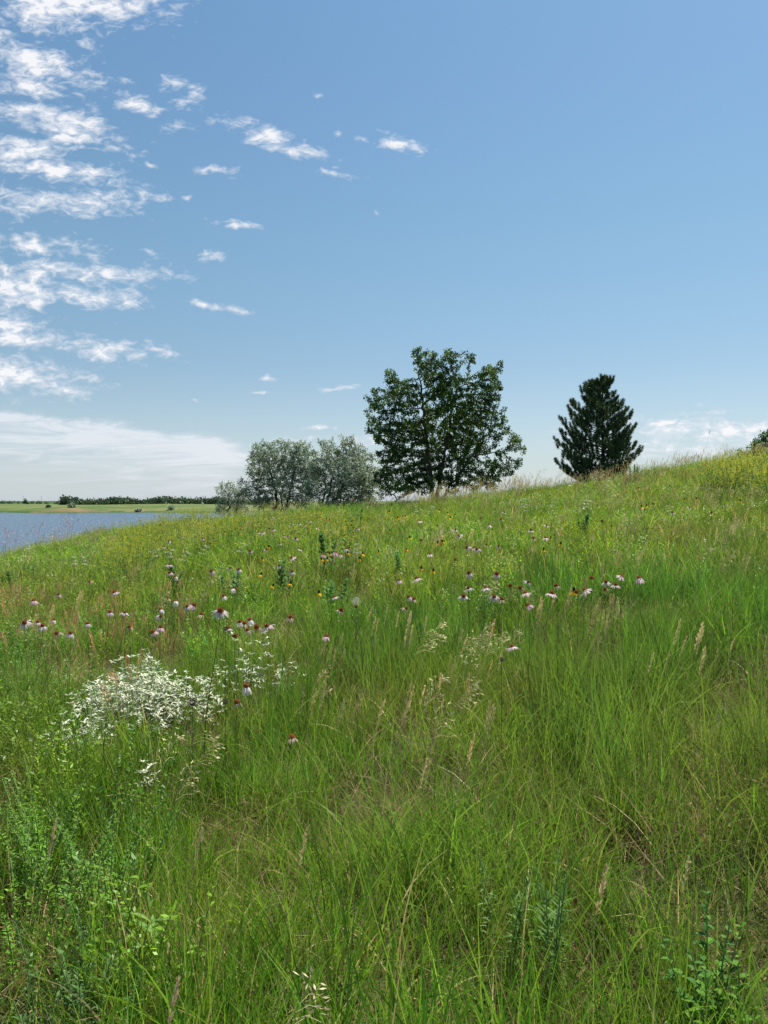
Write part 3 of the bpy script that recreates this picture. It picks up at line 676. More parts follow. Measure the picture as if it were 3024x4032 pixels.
labs = make_labels(items, 'coneflower', lambda it: VAR[it[2]][1])
HEADW = .058
for i, (X, Y, kind, wpx) in enumerate(items):
    best = None
    for h in np.arange(.5, .98, .04):
        q = on_hill(X, Y, h); sz = (wpx or 24) * q[1] / F
        e = abs(sz - .066) + (.0 if wpx else abs(h - .66) * .25)
        if best is None or e < best[0]: best = (e, q, sz)
    (x, y, z, h) = best[1]; s = float(np.clip(best[2] / HEADW, .95, 1.5)) if wpx else rng.uniform(.85, 1.25)
    root = empty('coneflower', (x, y, z), labs[i], 'flower', 'coneflowers dotted across the slope')
    sm, e = stems[rng.integers(0, 4)]
    if kind == 'bare' and X == 1403: sm, e = stems[3]
    rz = rng.uniform(0, 6.28); c_, s_ = math.cos(rz), math.sin(rz)
    st = link('stem', sm, root); st.scale = (h, h, h); st.rotation_euler = (0, 0, rz)
    tip = np.array([(e[0] * c_ - e[1] * s_) * h, (e[0] * s_ + e[1] * c_) * h, h])
    root.location = (x - tip[0], y - tip[1], z)       # the head stays over its spot
    tilt = (rng.normal(0, .3), rng.normal(0, .3), rng.uniform(0, 6.28))
    c = link('cone', cone_m[i % 2], root, tip); c.scale = (s * rng.uniform(.9, 1.1),) * 3; c.rotation_euler = tilt
    if VAR[kind][0]:
        p_ = link('corolla', cor_m[kind][rng.integers(0, 3)], root, tip); p_.scale = (s, s, s); p_.rotation_euler = tilt

# yellow column flowers
YH = """1032,2200 1058,2152 1075,2305 1144,2295 1028,2261 1299,2181 1369,2175 1266,2201 1288,2200 1428,2179 1415,2198 1490,2171 1358,2107 1422,2049 1360,2053 1326,2050 1296,2046 1285,2043 1261,2038 884,2096 1017,2058 1256,2332
2169,2118 2208,2140 2140,2163 2260,2324 1659,2237 1706,2247 1600,2163 1614,2116 1723,2136 1742,2132 1534,2090 1720,2071 1762,2020 1730,2009 1774,2038 1792,2027 1831,2016 1566,2038 1587,2034 1598,2032 1533,2015
2514,1922 2544,1917 2434,1940 2526,1994 2546,1991 2571,1985 2694,1966 2743,1963 2736,1989 2915,1971 2048,1896 2091,1951 2102,1949 2052,1946 2009,1949 2128,1929 2207,1931""".split()
items = [tuple(map(float, t.split(','))) for t in YH]
hatc = cone_mesh(.006, .016, True).mesh('cone', M_cone, True)
hatp = [corolla(n_, .024, .012, .3, 1.1 + .1 * k, (.9, .52, .02), .05, -.008, .005).mesh('corolla', M_petal) for k, n_ in enumerate((6, 7, 6))]
labs = make_labels(items, 'yellow flower', lambda it: 'dark cone')
hst = [stem_mesh(cv, .0015, (.09, .13, .04)) for cv in (-.1, .05)]; hst = [(a_.mesh('stem', M_stem, True), b_) for a_, b_ in hst]
for i, (X, Y) in enumerate(items):
    x, y, z, h = on_hill(X, Y, rng.uniform(.52, .66)); s = rng.uniform(1.15, 1.5) * (1.15 if y > 10 else 1)
    sm, e = hst[i % 2]; tip = np.array([e[0] * h, e[1] * h, h])
    root = empty('yellow_coneflower', (x - tip[0], y - tip[1], z), labs[i], 'flower', 'yellow columnar flowers dotted across the slope')
    st = link('stem', sm, root); st.scale = (h, h, h); tilt = (rng.normal(0, .2), rng.normal(0, .2), rng.uniform(0, 6.28))
    c = link('cone', hatc, root, tip); c.scale = (s, s, s); c.rotation_euler = tilt
    p_ = link('corolla', hatp[i % 3], root, tip); p_.scale = (s, s, s); p_.rotation_euler = tilt

# dark dead seed heads
deadm = MB(); n = 200; v = norm(rng.normal(size=(n, 3))); leaves(deadm, v * .006, v, .013, .0022, mixcol(n, [(.05, .04, .035), (.12, .09, .07)], [2, 1])); deadm = deadm.mesh('seed_head', M_dry)
for (X, Y, s, h, lab) in [(758, 2766, 1.2, .5, 'dark spiky dead flower head at the right edge of the silver-leaved clump'), (887, 2763, .9, .5, 'dark dead flower head just left of the low red coneflower'), (888, 2476, .9, .7, 'dark dead flower head among the coneflowers by the thin silver sprays'),
        (1975, 2597, .7, .6, 'thin dead flower head left below the lone coneflower in open grass'), (652, 2375, .7, .6, 'small dead flower head between upper left coneflowers')]:
    x, y, z, h = on_hill(X, Y, h); root = empty('dead_flower', (x, y, z), lab, 'dead flower', 'dead flower heads')
    m_, e = stem_mesh(.0, .0018, (.12, .1, .06)); st = link('stem', m_.mesh('stem', M_stem, True), root); st.scale = (1, 1, h); hd = link('seed_head', deadm, root, (0, 0, h)); hd.scale = (s, s, s)

# fluffy seed head
x, y, z, h = on_hill(1402, 2368, .7); root = empty('fluffy_seed_head', (x, y, z), 'round fluffy white seed ball right of centre behind a bare coneflower', 'seed head')
m_, e = stem_mesh(.0, .002, (.12, .14, .06)); st = link('stem', m_.mesh('stem', M_stem, True), root); st.scale = (1, 1, h)
mb = MB(); n = 110; v = norm(rng.normal(size=(n, 3))); leaves(mb, v * .004, v, .03, .001, (.6, .56, .48), 0, .5)
for q in v[:60]:
    k_ = norm(q + rng.normal(0, .5, (4, 3))); leaves(mb, np.tile(q * .027, (4, 1)), k_, .009, .0008, (.75, .72, .65))
link('seed_head', mb.mesh('seed_head', M_petal), root, (0, 0, h))

# ------------------------------------------------------------------ leafy plants
def milkweed(nst, hmax, seed_, c=((.07, .15, .035), (.1, .2, .05))):
    st, fo = MB(), MB()
    for k in range(nst):
        a = rng.uniform(0, 6.28); r_ = rng.uniform(0, .1) if nst > 1 else 0; h = hmax * rng.uniform(.75, 1); d = np.array([math.cos(a), math.sin(a), 0]); p0 = d * r_
        t = np.linspace(0, 1, 8)[:, None]; P = p0 + d * .12 * h * t ** 2 + np.array([0, 0, 1]) * t * h; tube(st, P, np.linspace(.005, .003, 8), 5, (.12, .17, .07))
        m = int(h / .035); t2 = np.linspace(.3, 1, m); Q = p0 + d * .12 * h * (t2 ** 2)[:, None] + np.array([0, 0, 1]) * (t2 * h)[:, None]
        for sd in (0, math.pi):
            az = np.arange(m) * math.pi / 2 + sd + a + rng.normal(0, .2, m); L_ = .105 * np.interp(t2, [.3, .6, .95, 1], [.8, 1.1, .75, .45]) * rng.uniform(.8, 1.1, m)
            flat_leaves(fo, Q, az, np.interp(t2, [.3, 1], [.35, 1.15]) + rng.normal(0, .12, m), L_, L_ * .48, np.array(c[k % 2]) * rng.uniform(.85, 1.15, (m, 1)), .5)
    return st.mesh('stem', M_stem, True), fo.mesh('foliage', M_forb)
MW = [milkweed(3, .62, 1), milkweed(2, .68, 2), milkweed(4, .55, 3), milkweed(1, .6, 4)]
for (X, Y, h, v_, s, lab) in [(700, 2205, .62, 0, 1., 'leftmost dark green milkweed, under three small coneflowers'), (915, 2215, .6, 2, 1.05, 'second bushy milkweed from left, with coneflowers at its top'), (1085, 2180, .66, 1, 1., 'milkweed with large rounded leaves left of the middle'), (1140, 2205, .6, 3, 1., 'single-stemmed milkweed directly right of the large-leaved one'),
        (1300, 2100, .68, 0, 1.1, 'upright leafy milkweed high on the slope before the silvery trees'), (1345, 2085, .68, 1, 1.05, 'narrow milkweed just right of the upright high one'), (1395, 2000, .75, 2, 1.2, 'bright green milkweed cluster nearest the foot of the silvery trees'), (1310, 2235, .6, 2, .95, 'pale-leaved milkweed in the grass below the high pair'),
        (1590, 2110, .6, 1, .8, 'small dark milkweed on the slope below the tall tree'), (2500, 1835, .75, 2, 1.25, 'pale-leaved milkweed silhouetted at the right foot of the pine'), (2470, 2010, .5, 3, .8, 'small broad-leaved plant on the slope below the pine'), (120, 2200, .55, 2, 1., 'dark leafy plant at the left frame edge below the lake'), (60, 2230, .5, 0, .9, 'low leafy plant at the very left edge'), (2290, 2000, .55, 0, .9, 'leafy green plant right below the pine')]:
    x, y, z, h = on_hill(X, Y, h); root = empty('milkweed', (x, y, z), lab, 'milkweed', 'milkweed plants'); root.rotation_euler = (0, 0, rng.uniform(0, 6)); hs = min(h, .8) / .66; root.scale = (s, s, s * max(.8, hs))
    link('stem', MW[v_][0], root); link('foliage', MW[v_][1], root)

def silver_plant(nst, spread, hmax, off=(0, 0)):
    st, fo = MB(), MB()
    for k in range(nst):
        a = rng.uniform(0, 6.28); q = math.sqrt(rng.uniform(0, 1)); e = np.array([math.cos(a) * spread[0] * q, math.sin(a) * spread[1] * q, 0]); h = hmax * (1 - .5 * q * q) * rng.uniform(.65, 1.08)
        t = np.linspace(0, 1, 7)[:, None]; P = e * .35 * (1 - t) + e * t + np.array([0, 0, 1]) * h * t; tube(st, P, np.linspace(.002, .001, 7), 3, (.25, .28, .2))
        nw = rng.integers(4, 7); tw = np.linspace(.5, 1, nw) + rng.normal(0, .03, nw); t2 = np.repeat(tw, 5); m = len(t2); br = np.repeat(rng.normal(0, .03, (nw, 3)) * np.array([1, 1, .35]), 5, 0)
        Q = e * .35 * (1 - t2)[:, None] + e * t2[:, None] + np.array([0, 0, 1]) * (h * t2)[:, None] + br
        flat_leaves(fo, Q, np.tile(np.arange(5) * 1.26, nw) + rng.normal(0, .5, m), rng.uniform(-.1, .8, m), rng.uniform(.018, .04, m), rng.uniform(.007, .013, m), mixcol(m, [(.56, .6, .42), (.78, .79, .62), (.24, .32, .15)], [3, 3, 1.8]), .4)
        if rng.uniform() < .4: mm = 6; leaves(fo, np.tile(P[-1], (mm, 1)) + rng.normal(0, .01, (mm, 3)), rng.normal(size=(mm, 3)), .008, .005, (.22, .2, .42))
    return st.mesh('stem', M_stem), fo.mesh('foliage', M_slf)
for (X, Y, h, nst, sp, hm, lab) in [(530, 2690, .36, 165, (.4, .44), .52, 'large silvery white-leaved clump in the left foreground'), (1000, 2570, .42, 24, (.36, .2), .56, 'thin silvery sprays up and right of the large silver clump'), (310, 2870, .22, 24, (.2, .14), .33, 'low silver sprays at the lower left of the large silver clump'),
        (770, 2700, .34, 22, (.2, .2), .42, 'silver sprays at the right end of the large silver clump'), (575, 2975, .26, 3, (.03, .03), .28, 'tiny silver sprig in grass below the large silver clump')]:
    x, y, z, h = on_hill(X, Y, h); root = empty('silverleaf_plant', (x, y, z), lab, 'silver-leaved plant', 'silver-leaved plants'); a_, b_ = silver_plant(nst, sp, hm); link('stem', a_, root); link('foliage', b_, root)

# white yarrow heads
def yarrow():
    st, fl = MB(), MB(); m = 5
    for k in range(m):
        a = rng.uniform(0, 6.28); e = np.array([math.cos(a), math.sin(a), 0]) * rng.uniform(.01, .09); h = 1 + rng.uniform(-.1, .05)
        tube(st, [(0, 0, 0), e * .4 + (0, 0, h * .6), e + (0, 0, h)], .002, 3, (.12, .17, .06))
        n = 26; c = e + np.stack([rng.normal(0, .022, n), rng.normal(0, .022, n), h + rng.normal(0, .006, n)], 1); az = rng.uniform(0, 6.28, n)
        flat_leaves(fl, c, az, np.full(n, .15), .013, .011, np.array((.78, .77, .68)) * rng.uniform(.85, 1.08, (n, 1)), .1)
    return st.mesh('stem', M_stem), fl.mesh('flower_cluster', M_petal)
YA = [yarrow() for _ in range(3)]
for (X, Y, lab) in [(2059, 1971, 'broad white yarrow left of the pine foot'), (2066, 1996, 'lower white yarrow under the broad one by the pine'), (2309, 1979, 'bright white yarrow directly below the pine'), (2858, 1832, 'highest white yarrow under the right yellow blossoms'), (2883, 1851, 'second highest white yarrow under the right yellow blossoms'), (2932, 1860, 'right-hand white yarrow under the yellow blossoms at right'),
        (2821, 1860, 'leftmost white yarrow of the upper right patch'), (2950, 1878, 'lowest white yarrow of the upper right patch'), (2383, 1915, 'faint small yarrow under the middle of the pine'), (1335, 2015, 'small white yarrow beside the bright milkweed cluster'), (1400, 2151, 'small cream yarrow right of the high milkweed pair'), (1637, 2000, 'cream yarrow below the trunks of the tall tree'),
        (1696, 2000, 'cream yarrow right below the trunks of the tall tree'), (608, 2173, 'white yarrow left of the leftmost milkweed'), (667, 2176, 'white yarrow touching the leftmost milkweed'), (722, 2182, 'white yarrow right behind the leftmost milkweed'), (293, 2200, 'left one of two white yarrows below the lake'), (330, 2200, 'right one of two white yarrows below the lake'), (111, 2145, 'white yarrow against the water at far left'), (797, 2158, 'white yarrow above the second milkweed'), (947, 2150, 'white yarrow above the large-leaved milkweed')]:
    x, y, z, h = on_hill(X, Y, .5); root = empty('yarrow', (x, y, z), lab, 'yarrow', 'white yarrow plants'); v_ = YA[rng.integers(0, 3)]; w_ = 1.25 if X in (2059, 2309, 2858, 2883) else .9
    st = link('stem', v_[0], root); st.scale = (w_, w_, h); fl = link('flower_cluster', v_[1], root); fl.scale = (w_, w_, 1); fl.location = (0, 0, h - 1)

# yellow sweet clover
def clover():
    st, fo, fl = MB(), MB(), MB()
    for k in range(9):
        a = rng.uniform(0, 6.28); d = np.array([math.cos(a), math.sin(a), 0]); h = rng.uniform(.65, 1.0); q = rng.uniform(.05, .28)
        t = np.linspace(0, 1, 7)[:, None]; P = d * q * t + np.array([0, 0, 1]) * h * t; tube(st, P, np.linspace(.003, .0014, 7), 3, (.12, .18, .05))
        m = 40; t2 = rng.uniform(.25, 1, m)[:, None]; Q = d * q * t2 + np.array([0, 0, 1]) * h * t2 + rng.normal(0, .035, (m, 3)); leaves(fo, Q, rng.normal(size=(m, 3)) + (0, 0, .4), rng.uniform(.016, .03, m), .011, mixcol(m, [(.12, .21, .04), (.16, .25, .05)], [1, 1]), .1)
        for j in range(5):
            b = P[-1] - np.array([0, 0, rng.uniform(0, .32)]); e = norm(rng.normal(0, .5, 3) + (0, 0, 1)) * rng.uniform(.05, .09); b = b + e * .3 + rng.normal(0, .025, 3); n = 14
            leaves(fl, b + e * rng.uniform(0, 1, (n, 1)) + rng.normal(0, .004, (n, 3)), rng.normal(size=(n, 3)), .013, .008, mixcol(n, [(.6, .54, .04), (.48, .52, .07)], [2, 1]))
    return st.mesh('stem', M_stem), fo.mesh('foliage', M_forb), fl.mesh('blossom', M_petal)
CL = [clover() for _ in range(4)]
def clover_patch(n, xr, yf, labelf, group, big=1.0):
    for k in range(n):
        X = xr[0] + (xr[1] - xr[0]) * (k + rng.uniform(.1, .9)) / n; Y = yf(X) + rng.uniform(0, 1) ** 1.8 * 75
        x, y, z, h = on_hill(X, Y, .9); h = min(max(h, .75), 1.5); root = empty('sweet_clover', (x, y, z), labelf, 'sweet clover', group); root.rotation_euler = (0, 0, rng.uniform(0, 6)); s = rng.uniform(.85, 1.1) * big; root.scale = (s, s, h * (1 + (big - 1) * .5))
        v_ = CL[rng.integers(0, 4)]; link('stem', v_[0], root); link('foliage', v_[1], root); link('blossom', v_[2], root)
clover_patch(58, (450, 850), lambda X: np.interp(X, [450, 520, 600, 700, 850], [2095, 2040, 2008, 1992, 1970]), 'airy yellow sweet clover in the crowded stand between lake and silvery trees', 'sweet clover between lake and silvery trees')
clover_patch(30, (850, 1450), lambda X: np.interp(X, [850, 1450], [1980, 1975]), 'airy yellow sweet clover in the loose row under the silvery trees', 'sweet clover under the silvery trees')
clover_patch(46, (2790, 3150), lambda X: np.interp(X, [2790, 2860, 3150], [1825, 1785, 1760]), 'dense yellow sweet clover at the upper right crest', 'sweet clover at the upper right', 1.5)

# foreground leafy plants
def leafy(nst, h, L_, asp, cols, spread=.12, gap=.022, up=.9, whorl=2, lean=.2):
    st, fo = MB(), MB()
    for k in range(nst):
        a = rng.uniform(0, 6.28); d = np.array([math.cos(a), math.sin(a), 0]); hh = h * rng.uniform(.7, 1); p0 = d * rng.uniform(0, spread)
        t = np.linspace(0, 1, 8)[:, None]; P = p0 + d * lean * hh * t ** 2 + np.array([0, 0, 1]) * t * hh; tube(st, P, np.linspace(.0035, .0015, 8), 4, (.2, .28, .1))
        m = int(hh / gap); t2 = np.linspace(.2, 1, m); Q = p0 + d * lean * hh * (t2 ** 2)[:, None] + np.array([0, 0, 1]) * (t2 * hh)[:, None]
        for w_ in range(whorl):
            az = np.arange(m) * 2.4 + w_ * 3.14 + rng.normal(0, .8, m); ll = L_ * np.interp(t2, [.2, .6, 1], [.7, 1, .45]) * rng.uniform(.75, 1.15, m)
            flat_leaves(fo, Q, az, up * np.interp(t2, [.2, 1], [.4, 1.2]) + rng.normal(0, .3, m), ll, ll * asp, mixcol(m, cols, [1] * len(cols), .12), .6)
    return st.mesh('stem', M_stem), fo.mesh('foliage', M_forb)
for (X, Y, hp, args, lab, nm, cat) in [
    (2170, 3390, .4, (6, .44, .05, .16, [(.11, .2, .05), (.08, .16, .035)], .09, .016), 'pale narrow-leaved plant in the grass right of centre foreground', 'goldenrod', 'plant'),
    (1960, 3400, .36, (3, .38, .045, .16, [(.12, .22, .06)], .06, .016), 'narrow-leaved shoots left of the pale narrow-leaved plant', 'goldenrod', 'plant'),
    (2790, 3700, .34, (6, .4, .042, .5, [(.05, .13, .02), (.08, .18, .02)], .07, .026, .5), 'toothed-leaf upright seedling near the lower right corner', 'sapling', 'sapling'),
    (2890, 3900, .3, (6, .34, .04, .5, [(.11, .22, .02)], .1, .026, .5), 'bright green lowest seedling in the lower right corner', 'sapling', 'sapling'),
    (430, 3380, .45, (2, .5, .045, .5, [(.1, .2, .02)], .05, .035, .5, 1), 'thin seedling with lime leaves in the lower left grass', 'sapling', 'sapling'),
    (610, 3700, .25, (4, .35, .035, .55, [(.12, .22, .02)], .12, .03, .4, 1), 'small lime-leaved seedling right of the grey-green plant at lower left', 'sapling', 'sapling'),
    (330, 3760, .3, (12, .36, .034, .26, [(.1, .18, .06), (.07, .14, .04)], .2, .017, .8), 'bushy grey-green plant at the lower left', 'leafy_plant', 'plant'),
    (60, 3950, .25, (9, .3, .034, .28, [(.1, .18, .06)], .14, .017, .8), 'grey-green plant in the bottom left corner', 'leafy_plant', 'plant'),
    (620, 3560, .3, (1, .35, .1, .2, [(.12, .22, .05)], .0, .04, 1.1), 'single broad-leaved shoot left of centre foreground', 'leafy_plant', 'plant'),
    (180, 3120, .42, (14, .5, .022, .3, [(.12, .25, .03), (.1, .21, .03)], .16, .009, .6, 2, .4), 'feathery lime green plant at the left edge', 'feathery_plant', 'plant'),
    (420, 3250, .38, (12, .45, .022, .3, [(.12, .25, .03), (.1, .21, .03)], .16, .009, .6, 2, .4), 'feathery lime green plant right of the one at the left edge', 'feathery_plant', 'plant'),
    (80, 3420, .36, (12, .45, .022, .3, [(.12, .25, .03)], .16, .009, .6, 2, .4), 'feathery lime green plant lower at the left edge', 'feathery_plant', 'plant'),
    (70, 2600, .4, (10, .5, .022, .3, [(.12, .23, .035)], .2, .01, .6, 2, .4), 'feathery plant at the left edge level with the silver clump', 'feathery_plant', 'plant')]:
    x, y, z, h = on_hill(X, Y, hp); root = empty(nm, (x, y, z), lab, cat, 'low leafy plants in the foreground'); a_, b_ = leafy(*args); link('stem', a_, root); link('foliage', b_, root)

# arching broad grass tuft and lone tall grasses
x, y, z, h = on_hill(1560, 3560, .05); root = empty('arching_grass_tuft', (x, y, z), 'tuft of long pale blades arching left and right at the centre foreground', 'grass tuft')
mb = MB(); n = 34; az = np.where(rng.uniform(0, 1, n) < .4, rng.normal(2.9, .7, n), rng.normal(.1, .7, n)); blades(mb, disc(n, .09) + (0, 0, .02), rng.uniform(.42, .72, n), .0052, az, rng.uniform(.02, .4, n), rng.uniform(.3, 1.5, n), mixcol(n, [(.12, .21, .03), (.09, .18, .02)], [1, 1]), 9)
link('blade', mb.mesh('blade', M_grass), root)
def lone(X, Y, h, kind, c, s, lean, az, lab, tmax=25.5, name='tall_grass'):
    x, y, z, h = on_hill(X, Y, h, tmax); root = empty(name, (x - math.sin(lean) * math.cos(az) * h, y, z), lab, 'grass', 'tall seeding grasses'); mb = MB(); head_stem(mb, (0, 0, 0), h, az, lean, kind, c, s); link('stem', mb.mesh('stem', M_dry), root)
MAU = (.33, .2, .2)
for (X, Y, lab) in [(150, 2060, 'mauve plumed grass against the water, leftmost tall one'), (255, 2035, 'mauve plumed grass against the water left of the tallest pair'), (283, 2040, 'fullest mauve plumed grass against the water'), (335, 2062, 'short mauve plumed grass against the water, right of the pair'), (210, 2075, 'drooping mauve grass low against the water'), (60, 2085, 'pale mauve grass against the water at far left'), (25, 2080, 'mauve grass at the left frame edge against the water'), (350, 2085, 'small mauve grass nearest the grassy bank edge')]:
    lone(X, Y, 1.05, 'open', MAU, 1.9, .1, 0.2, lab, 13)
for (X, Y, kind, c, s, lab) in [(668, 1935, 'droop', (.4, .42, .28), 1.4, 'tallest pale grass rising above the far shore'), (640, 1975, 'droop', (.5, .48, .3), 1.2, 'shorter pale grass left of the tallest one above the far shore'), (2790, 1700, 'spike', (.25, .22, .15), 1.5, 'dark thin grass rising highest against sky at right'), (2860, 1740, 'open', (.3, .3, .16), 1.3, 'open-headed grass against sky beside the yellow blossoms'),
        (2700, 1790, 'open', (.3, .26, .16), 1.2, 'nodding grass against sky between pine and yellow blossoms'), (1250, 2620, 'droop', (.5, .36, .2), 1.2, 'bent tan grass head in the centre left grass'), (1170, 3350, 'spike', (.5, .38, .22), 1.4, 'tan spike in the foreground left of centre'), (760, 3330, 'spike', (.5, .38, .22), 1.4, 'tan spike in the lower left foreground'), (2350, 3510, 'spike', (.5, .36, .2), 1.8, 'thick tan spike in the lower right foreground'),
        (1150, 3820, 'droop', (.52, .42, .25), 1.6, 'pale bent head near the bottom centre'), (185, 3300, 'spike', (.5, .38, .22), 1.5, 'long tan spike at the lower left edge'), (2680, 3450, 'spike', (.45, .38, .2), 1.4, 'yellowish spike at the right foreground'), (650, 3960, 'spike', (.5, .38, .22), 1.6, 'leaning tan spike near the bottom left')]:
    lone(X, Y, .5 if Y > 2500 else 1.15, kind, c, s * (.62 if Y > 2900 else 1), .12, .1, lab)

# ------------------------------------------------------------------ sky, sun, camera
SUN_EL, SUN_AZ = 60.0, 38.0      # azimuth measured from straight ahead, positive = right
w = bpy.data.worlds.new('World'); sc.world = w; w.use_nodes = True; nt = w.node_tree; N, L = nt.nodes, nt.links; N.clear()
out = N.new('ShaderNodeOutputWorld'); bg = N.new('ShaderNodeBackground'); sky = N.new('ShaderNodeTexSky'); sky.sky_type = 'NISHITA'; sky.sun_disc = False
sky.sun_elevation = R(SUN_EL); sky.sun_rotation = R(SUN_AZ); sky.altitude = 400; sky.air_density = 1.0; sky.dust_density = .5; sky.ozone_density = 1.4
STR = .087
EX = 2 ** .7          # view exposure used below
tc = N.new('ShaderNodeTexCoord'); sep = N.new('ShaderNodeSeparateXYZ'); L.new(tc.outputs['Generated'], sep.inputs[0])
def math_(op, a, b=None, c=None, clamp=False):
    n = N.new('ShaderNodeMath'); n.operation = op; n.use_clamp = clamp
    for i, v in enumerate((a, b, c)):
        if v is None: continue
        if isinstance(v, (int, float)): n.inputs[i].default_value = v
        else: L.new(v, n.inputs[i])
    return n.outputs[0]
ym = math_('MAXIMUM', sep.outputs[1], .05)
u_ = math_('DIVIDE', sep.outputs[0], ym); v_ = math_('DIVIDE', sep.outputs[2], ym)
uv = N.new('ShaderNodeCombineXYZ'); L.new(u_, uv.inputs[0]); L.new(v_, uv.inputs[1])
# wispy distortion of the cloud outlines
dn = N.new('ShaderNodeTexNoise'); dn.inputs['Scale'].default_value = 14; dn.inputs['Detail'].default_value = 5; L.new(uv.outputs[0], dn.inputs['Vector'])
dv = N.new('ShaderNodeVectorMath'); dv.operation = 'MULTIPLY_ADD'; L.new(dn.outputs['Color'], dv.inputs[0]); dv.inputs[1].default_value = (.05, .03, 0); L.new(uv.outputs[0], dv.inputs[2])
dv2 = N.new('ShaderNodeVectorMath'); dv2.operation = 'SUBTRACT'; L.new(dv.outputs[0], dv2.inputs[0]); dv2.inputs[1].default_value = (.025, .015, .0); 
CLOUDS = [(330, 30, 360, 105, -4, 1.15), (110, 240, 260, 100, 22, 1.), (150, 360, 190, 50, 5, 1.), (240, 505, 250, 75, 16, 1.05), (110, 600, 230, 60, 5, 1.), (240, 680, 290, 60, 8, 1.05), (240, 800, 310, 66, 0, 1.05),
 (340, 190, 60, 50, 30, .75), (490, 335, 60, 30, 0, .7), (550, 425, 100, 36, 15, .9), (650, 345, 60, 40, 30, .75), (740, 412, 95, 36, -8, .9), (690, 515, 70, 30, 15, .8), (1075, 560, 250, 42, 22, 1.0), (1570, 578, 90, 28, 14, .95), (1340, 537, 34, 20, 5, .85), (1310, 688, 64, 16, 4, .9), (850, 685, 90, 20, 5, .85),
 (590, 660, 50, 20, 0, .7), (640, 790, 40, 18, 0, .75), (720, 785, 26, 14, 0, .7), (950, 898, 100, 18, 3, .85), (1470, 836, 28, 12, 30, .8), (1235, 378, 26, 10, 0, .75), (1440, 392, 18, 8, 0, .6), (120, 975, 260, 44, 6, .9), (330, 1070, 330, 46, 3, 1.), (60, 1130, 190, 110, 10, 1.05), (360, 1160, 200, 52, 3, .95),
 (850, 1012, 70, 20, -6, .85), (790, 1200, 90, 24, 12, 1.), (950, 1228, 90, 16, 6, .85), (60, 1285, 200, 36, 5, .9), (420, 1372, 240, 46, 7, 1.1), (120, 1340, 160, 40, 5, .9), (90, 1490, 220, 85, 4, 1.15), (260, 1545, 110, 24, 6, 1.0), (1055, 1487, 26, 14, 20, .85), (1025, 1541, 44, 9, 0, .8), (1330, 1530, 80, 14, 2, .8), (762, 1571, 16, 7, 0, .7),
 (1240, 1696, 110, 10, -2, .75), (1440, 1745, 120, 28, 0, .8), (2640, 1665, 210, 34, 2, 1.15), (2810, 1700, 340, 70, 4, 1.1), (2700, 1770, 300, 40, 2, .95), (2640, 1645, 40, 18, 0, 1.1), (2180, 1710, 130, 50, 0, .8), (1190, 1735, 120, 20, 2, .7), (600, 990, 60, 18, 0, .7), (1450, 555, 30, 16, 0, .6), (500, 1180, 90, 22, 0, .75)]
mask = None
for (X, Y, rx, ry, ang, s_) in CLOUDS:
    cu, cv = (X - 1512) / F, (1975 - Y) / F
    sb = N.new('ShaderNodeMapping'); sb.vector_type = 'TEXTURE'; sb.inputs['Location'].default_value = (cu, cv, 0); sb.inputs['Rotation'].default_value = (0, 0, R(-ang)); sb.inputs['Scale'].default_value = (rx / F, ry / F, 1)
    L.new(dv2.outputs[0], sb.inputs['Vector'])
    ln = N.new('ShaderNodeVectorMath'); ln.operation = 'LENGTH'; L.new(sb.outputs[0], ln.inputs[0])
    q = math_('MULTIPLY_ADD', ln.outputs['Value'], -.62 * s_ , s_)
    mask = q if mask is None else math_('MAXIMUM', mask, q)
def noise_(scale, rot, detail, rough, dist):
    mp_ = N.new('ShaderNodeMapping'); mp_.inputs['Scale'].default_value = (*scale, 1); mp_.inputs['Rotation'].default_value = (0, 0, R(rot)); L.new(uv.outputs[0], mp_.inputs['Vector'])
    n_ = N.new('ShaderNodeTexNoise'); n_.inputs['Scale'].default_value = 1.0; n_.inputs['Detail'].default_value = detail; n_.inputs['Roughness'].default_value = rough; n_.inputs['Distortion'].default_value = dist
    L.new(mp_.outputs[0], n_.inputs['Vector']); return n_.outputs[0]
nb_ = noise_((48, 95), 14, 6, .6, .8)
# the bank of cloud low on the left: under a line falling to the right
line = math_('MULTIPLY_ADD', u_, -.118, .0596); below = math_('SUBTRACT', line, v_)     # >0 below the top edge
band = math_('MULTIPLY', math_('MULTIPLY_ADD', math_('ADD', below, math_('MULTIPLY_ADD', nb_, .014, math_('MULTIPLY_ADD', dn.outputs[0], .03, -.022))), 60, .45, True), math_('MULTIPLY_ADD', u_, -9, -.9, True)); 
band = math_('MULTIPLY', band, math_('MULTIPLY_ADD', below, -9, 1.12, True))
na_ = noise_((15, 34), 10, 10, .66, .4); 
nsum = math_('MULTIPLY_ADD', na_, 2.2, math_('MULTIPLY_ADD', nb_, 1.7, -1.95))
dens = math_('MULTIPLY_ADD', math_('ADD', mask, nsum), 1.35, -.42, True); dens = math_('POWER', dens, 1.1)
nc_ = noise_((7, 60), 4, 8, .65, .9)
bd = math_('MULTIPLY', math_('MULTIPLY_ADD', nc_, 3.2, math_('MULTIPLY_ADD', band, 1.2, -1.75), True), math_('MINIMUM', math_('MULTIPLY', band, 1.15), .74))
dens = math_('MAXIMUM', dens, bd)
dens = math_('MULTIPLY', dens, math_('GREATER_THAN', sep.outputs[1], .06))
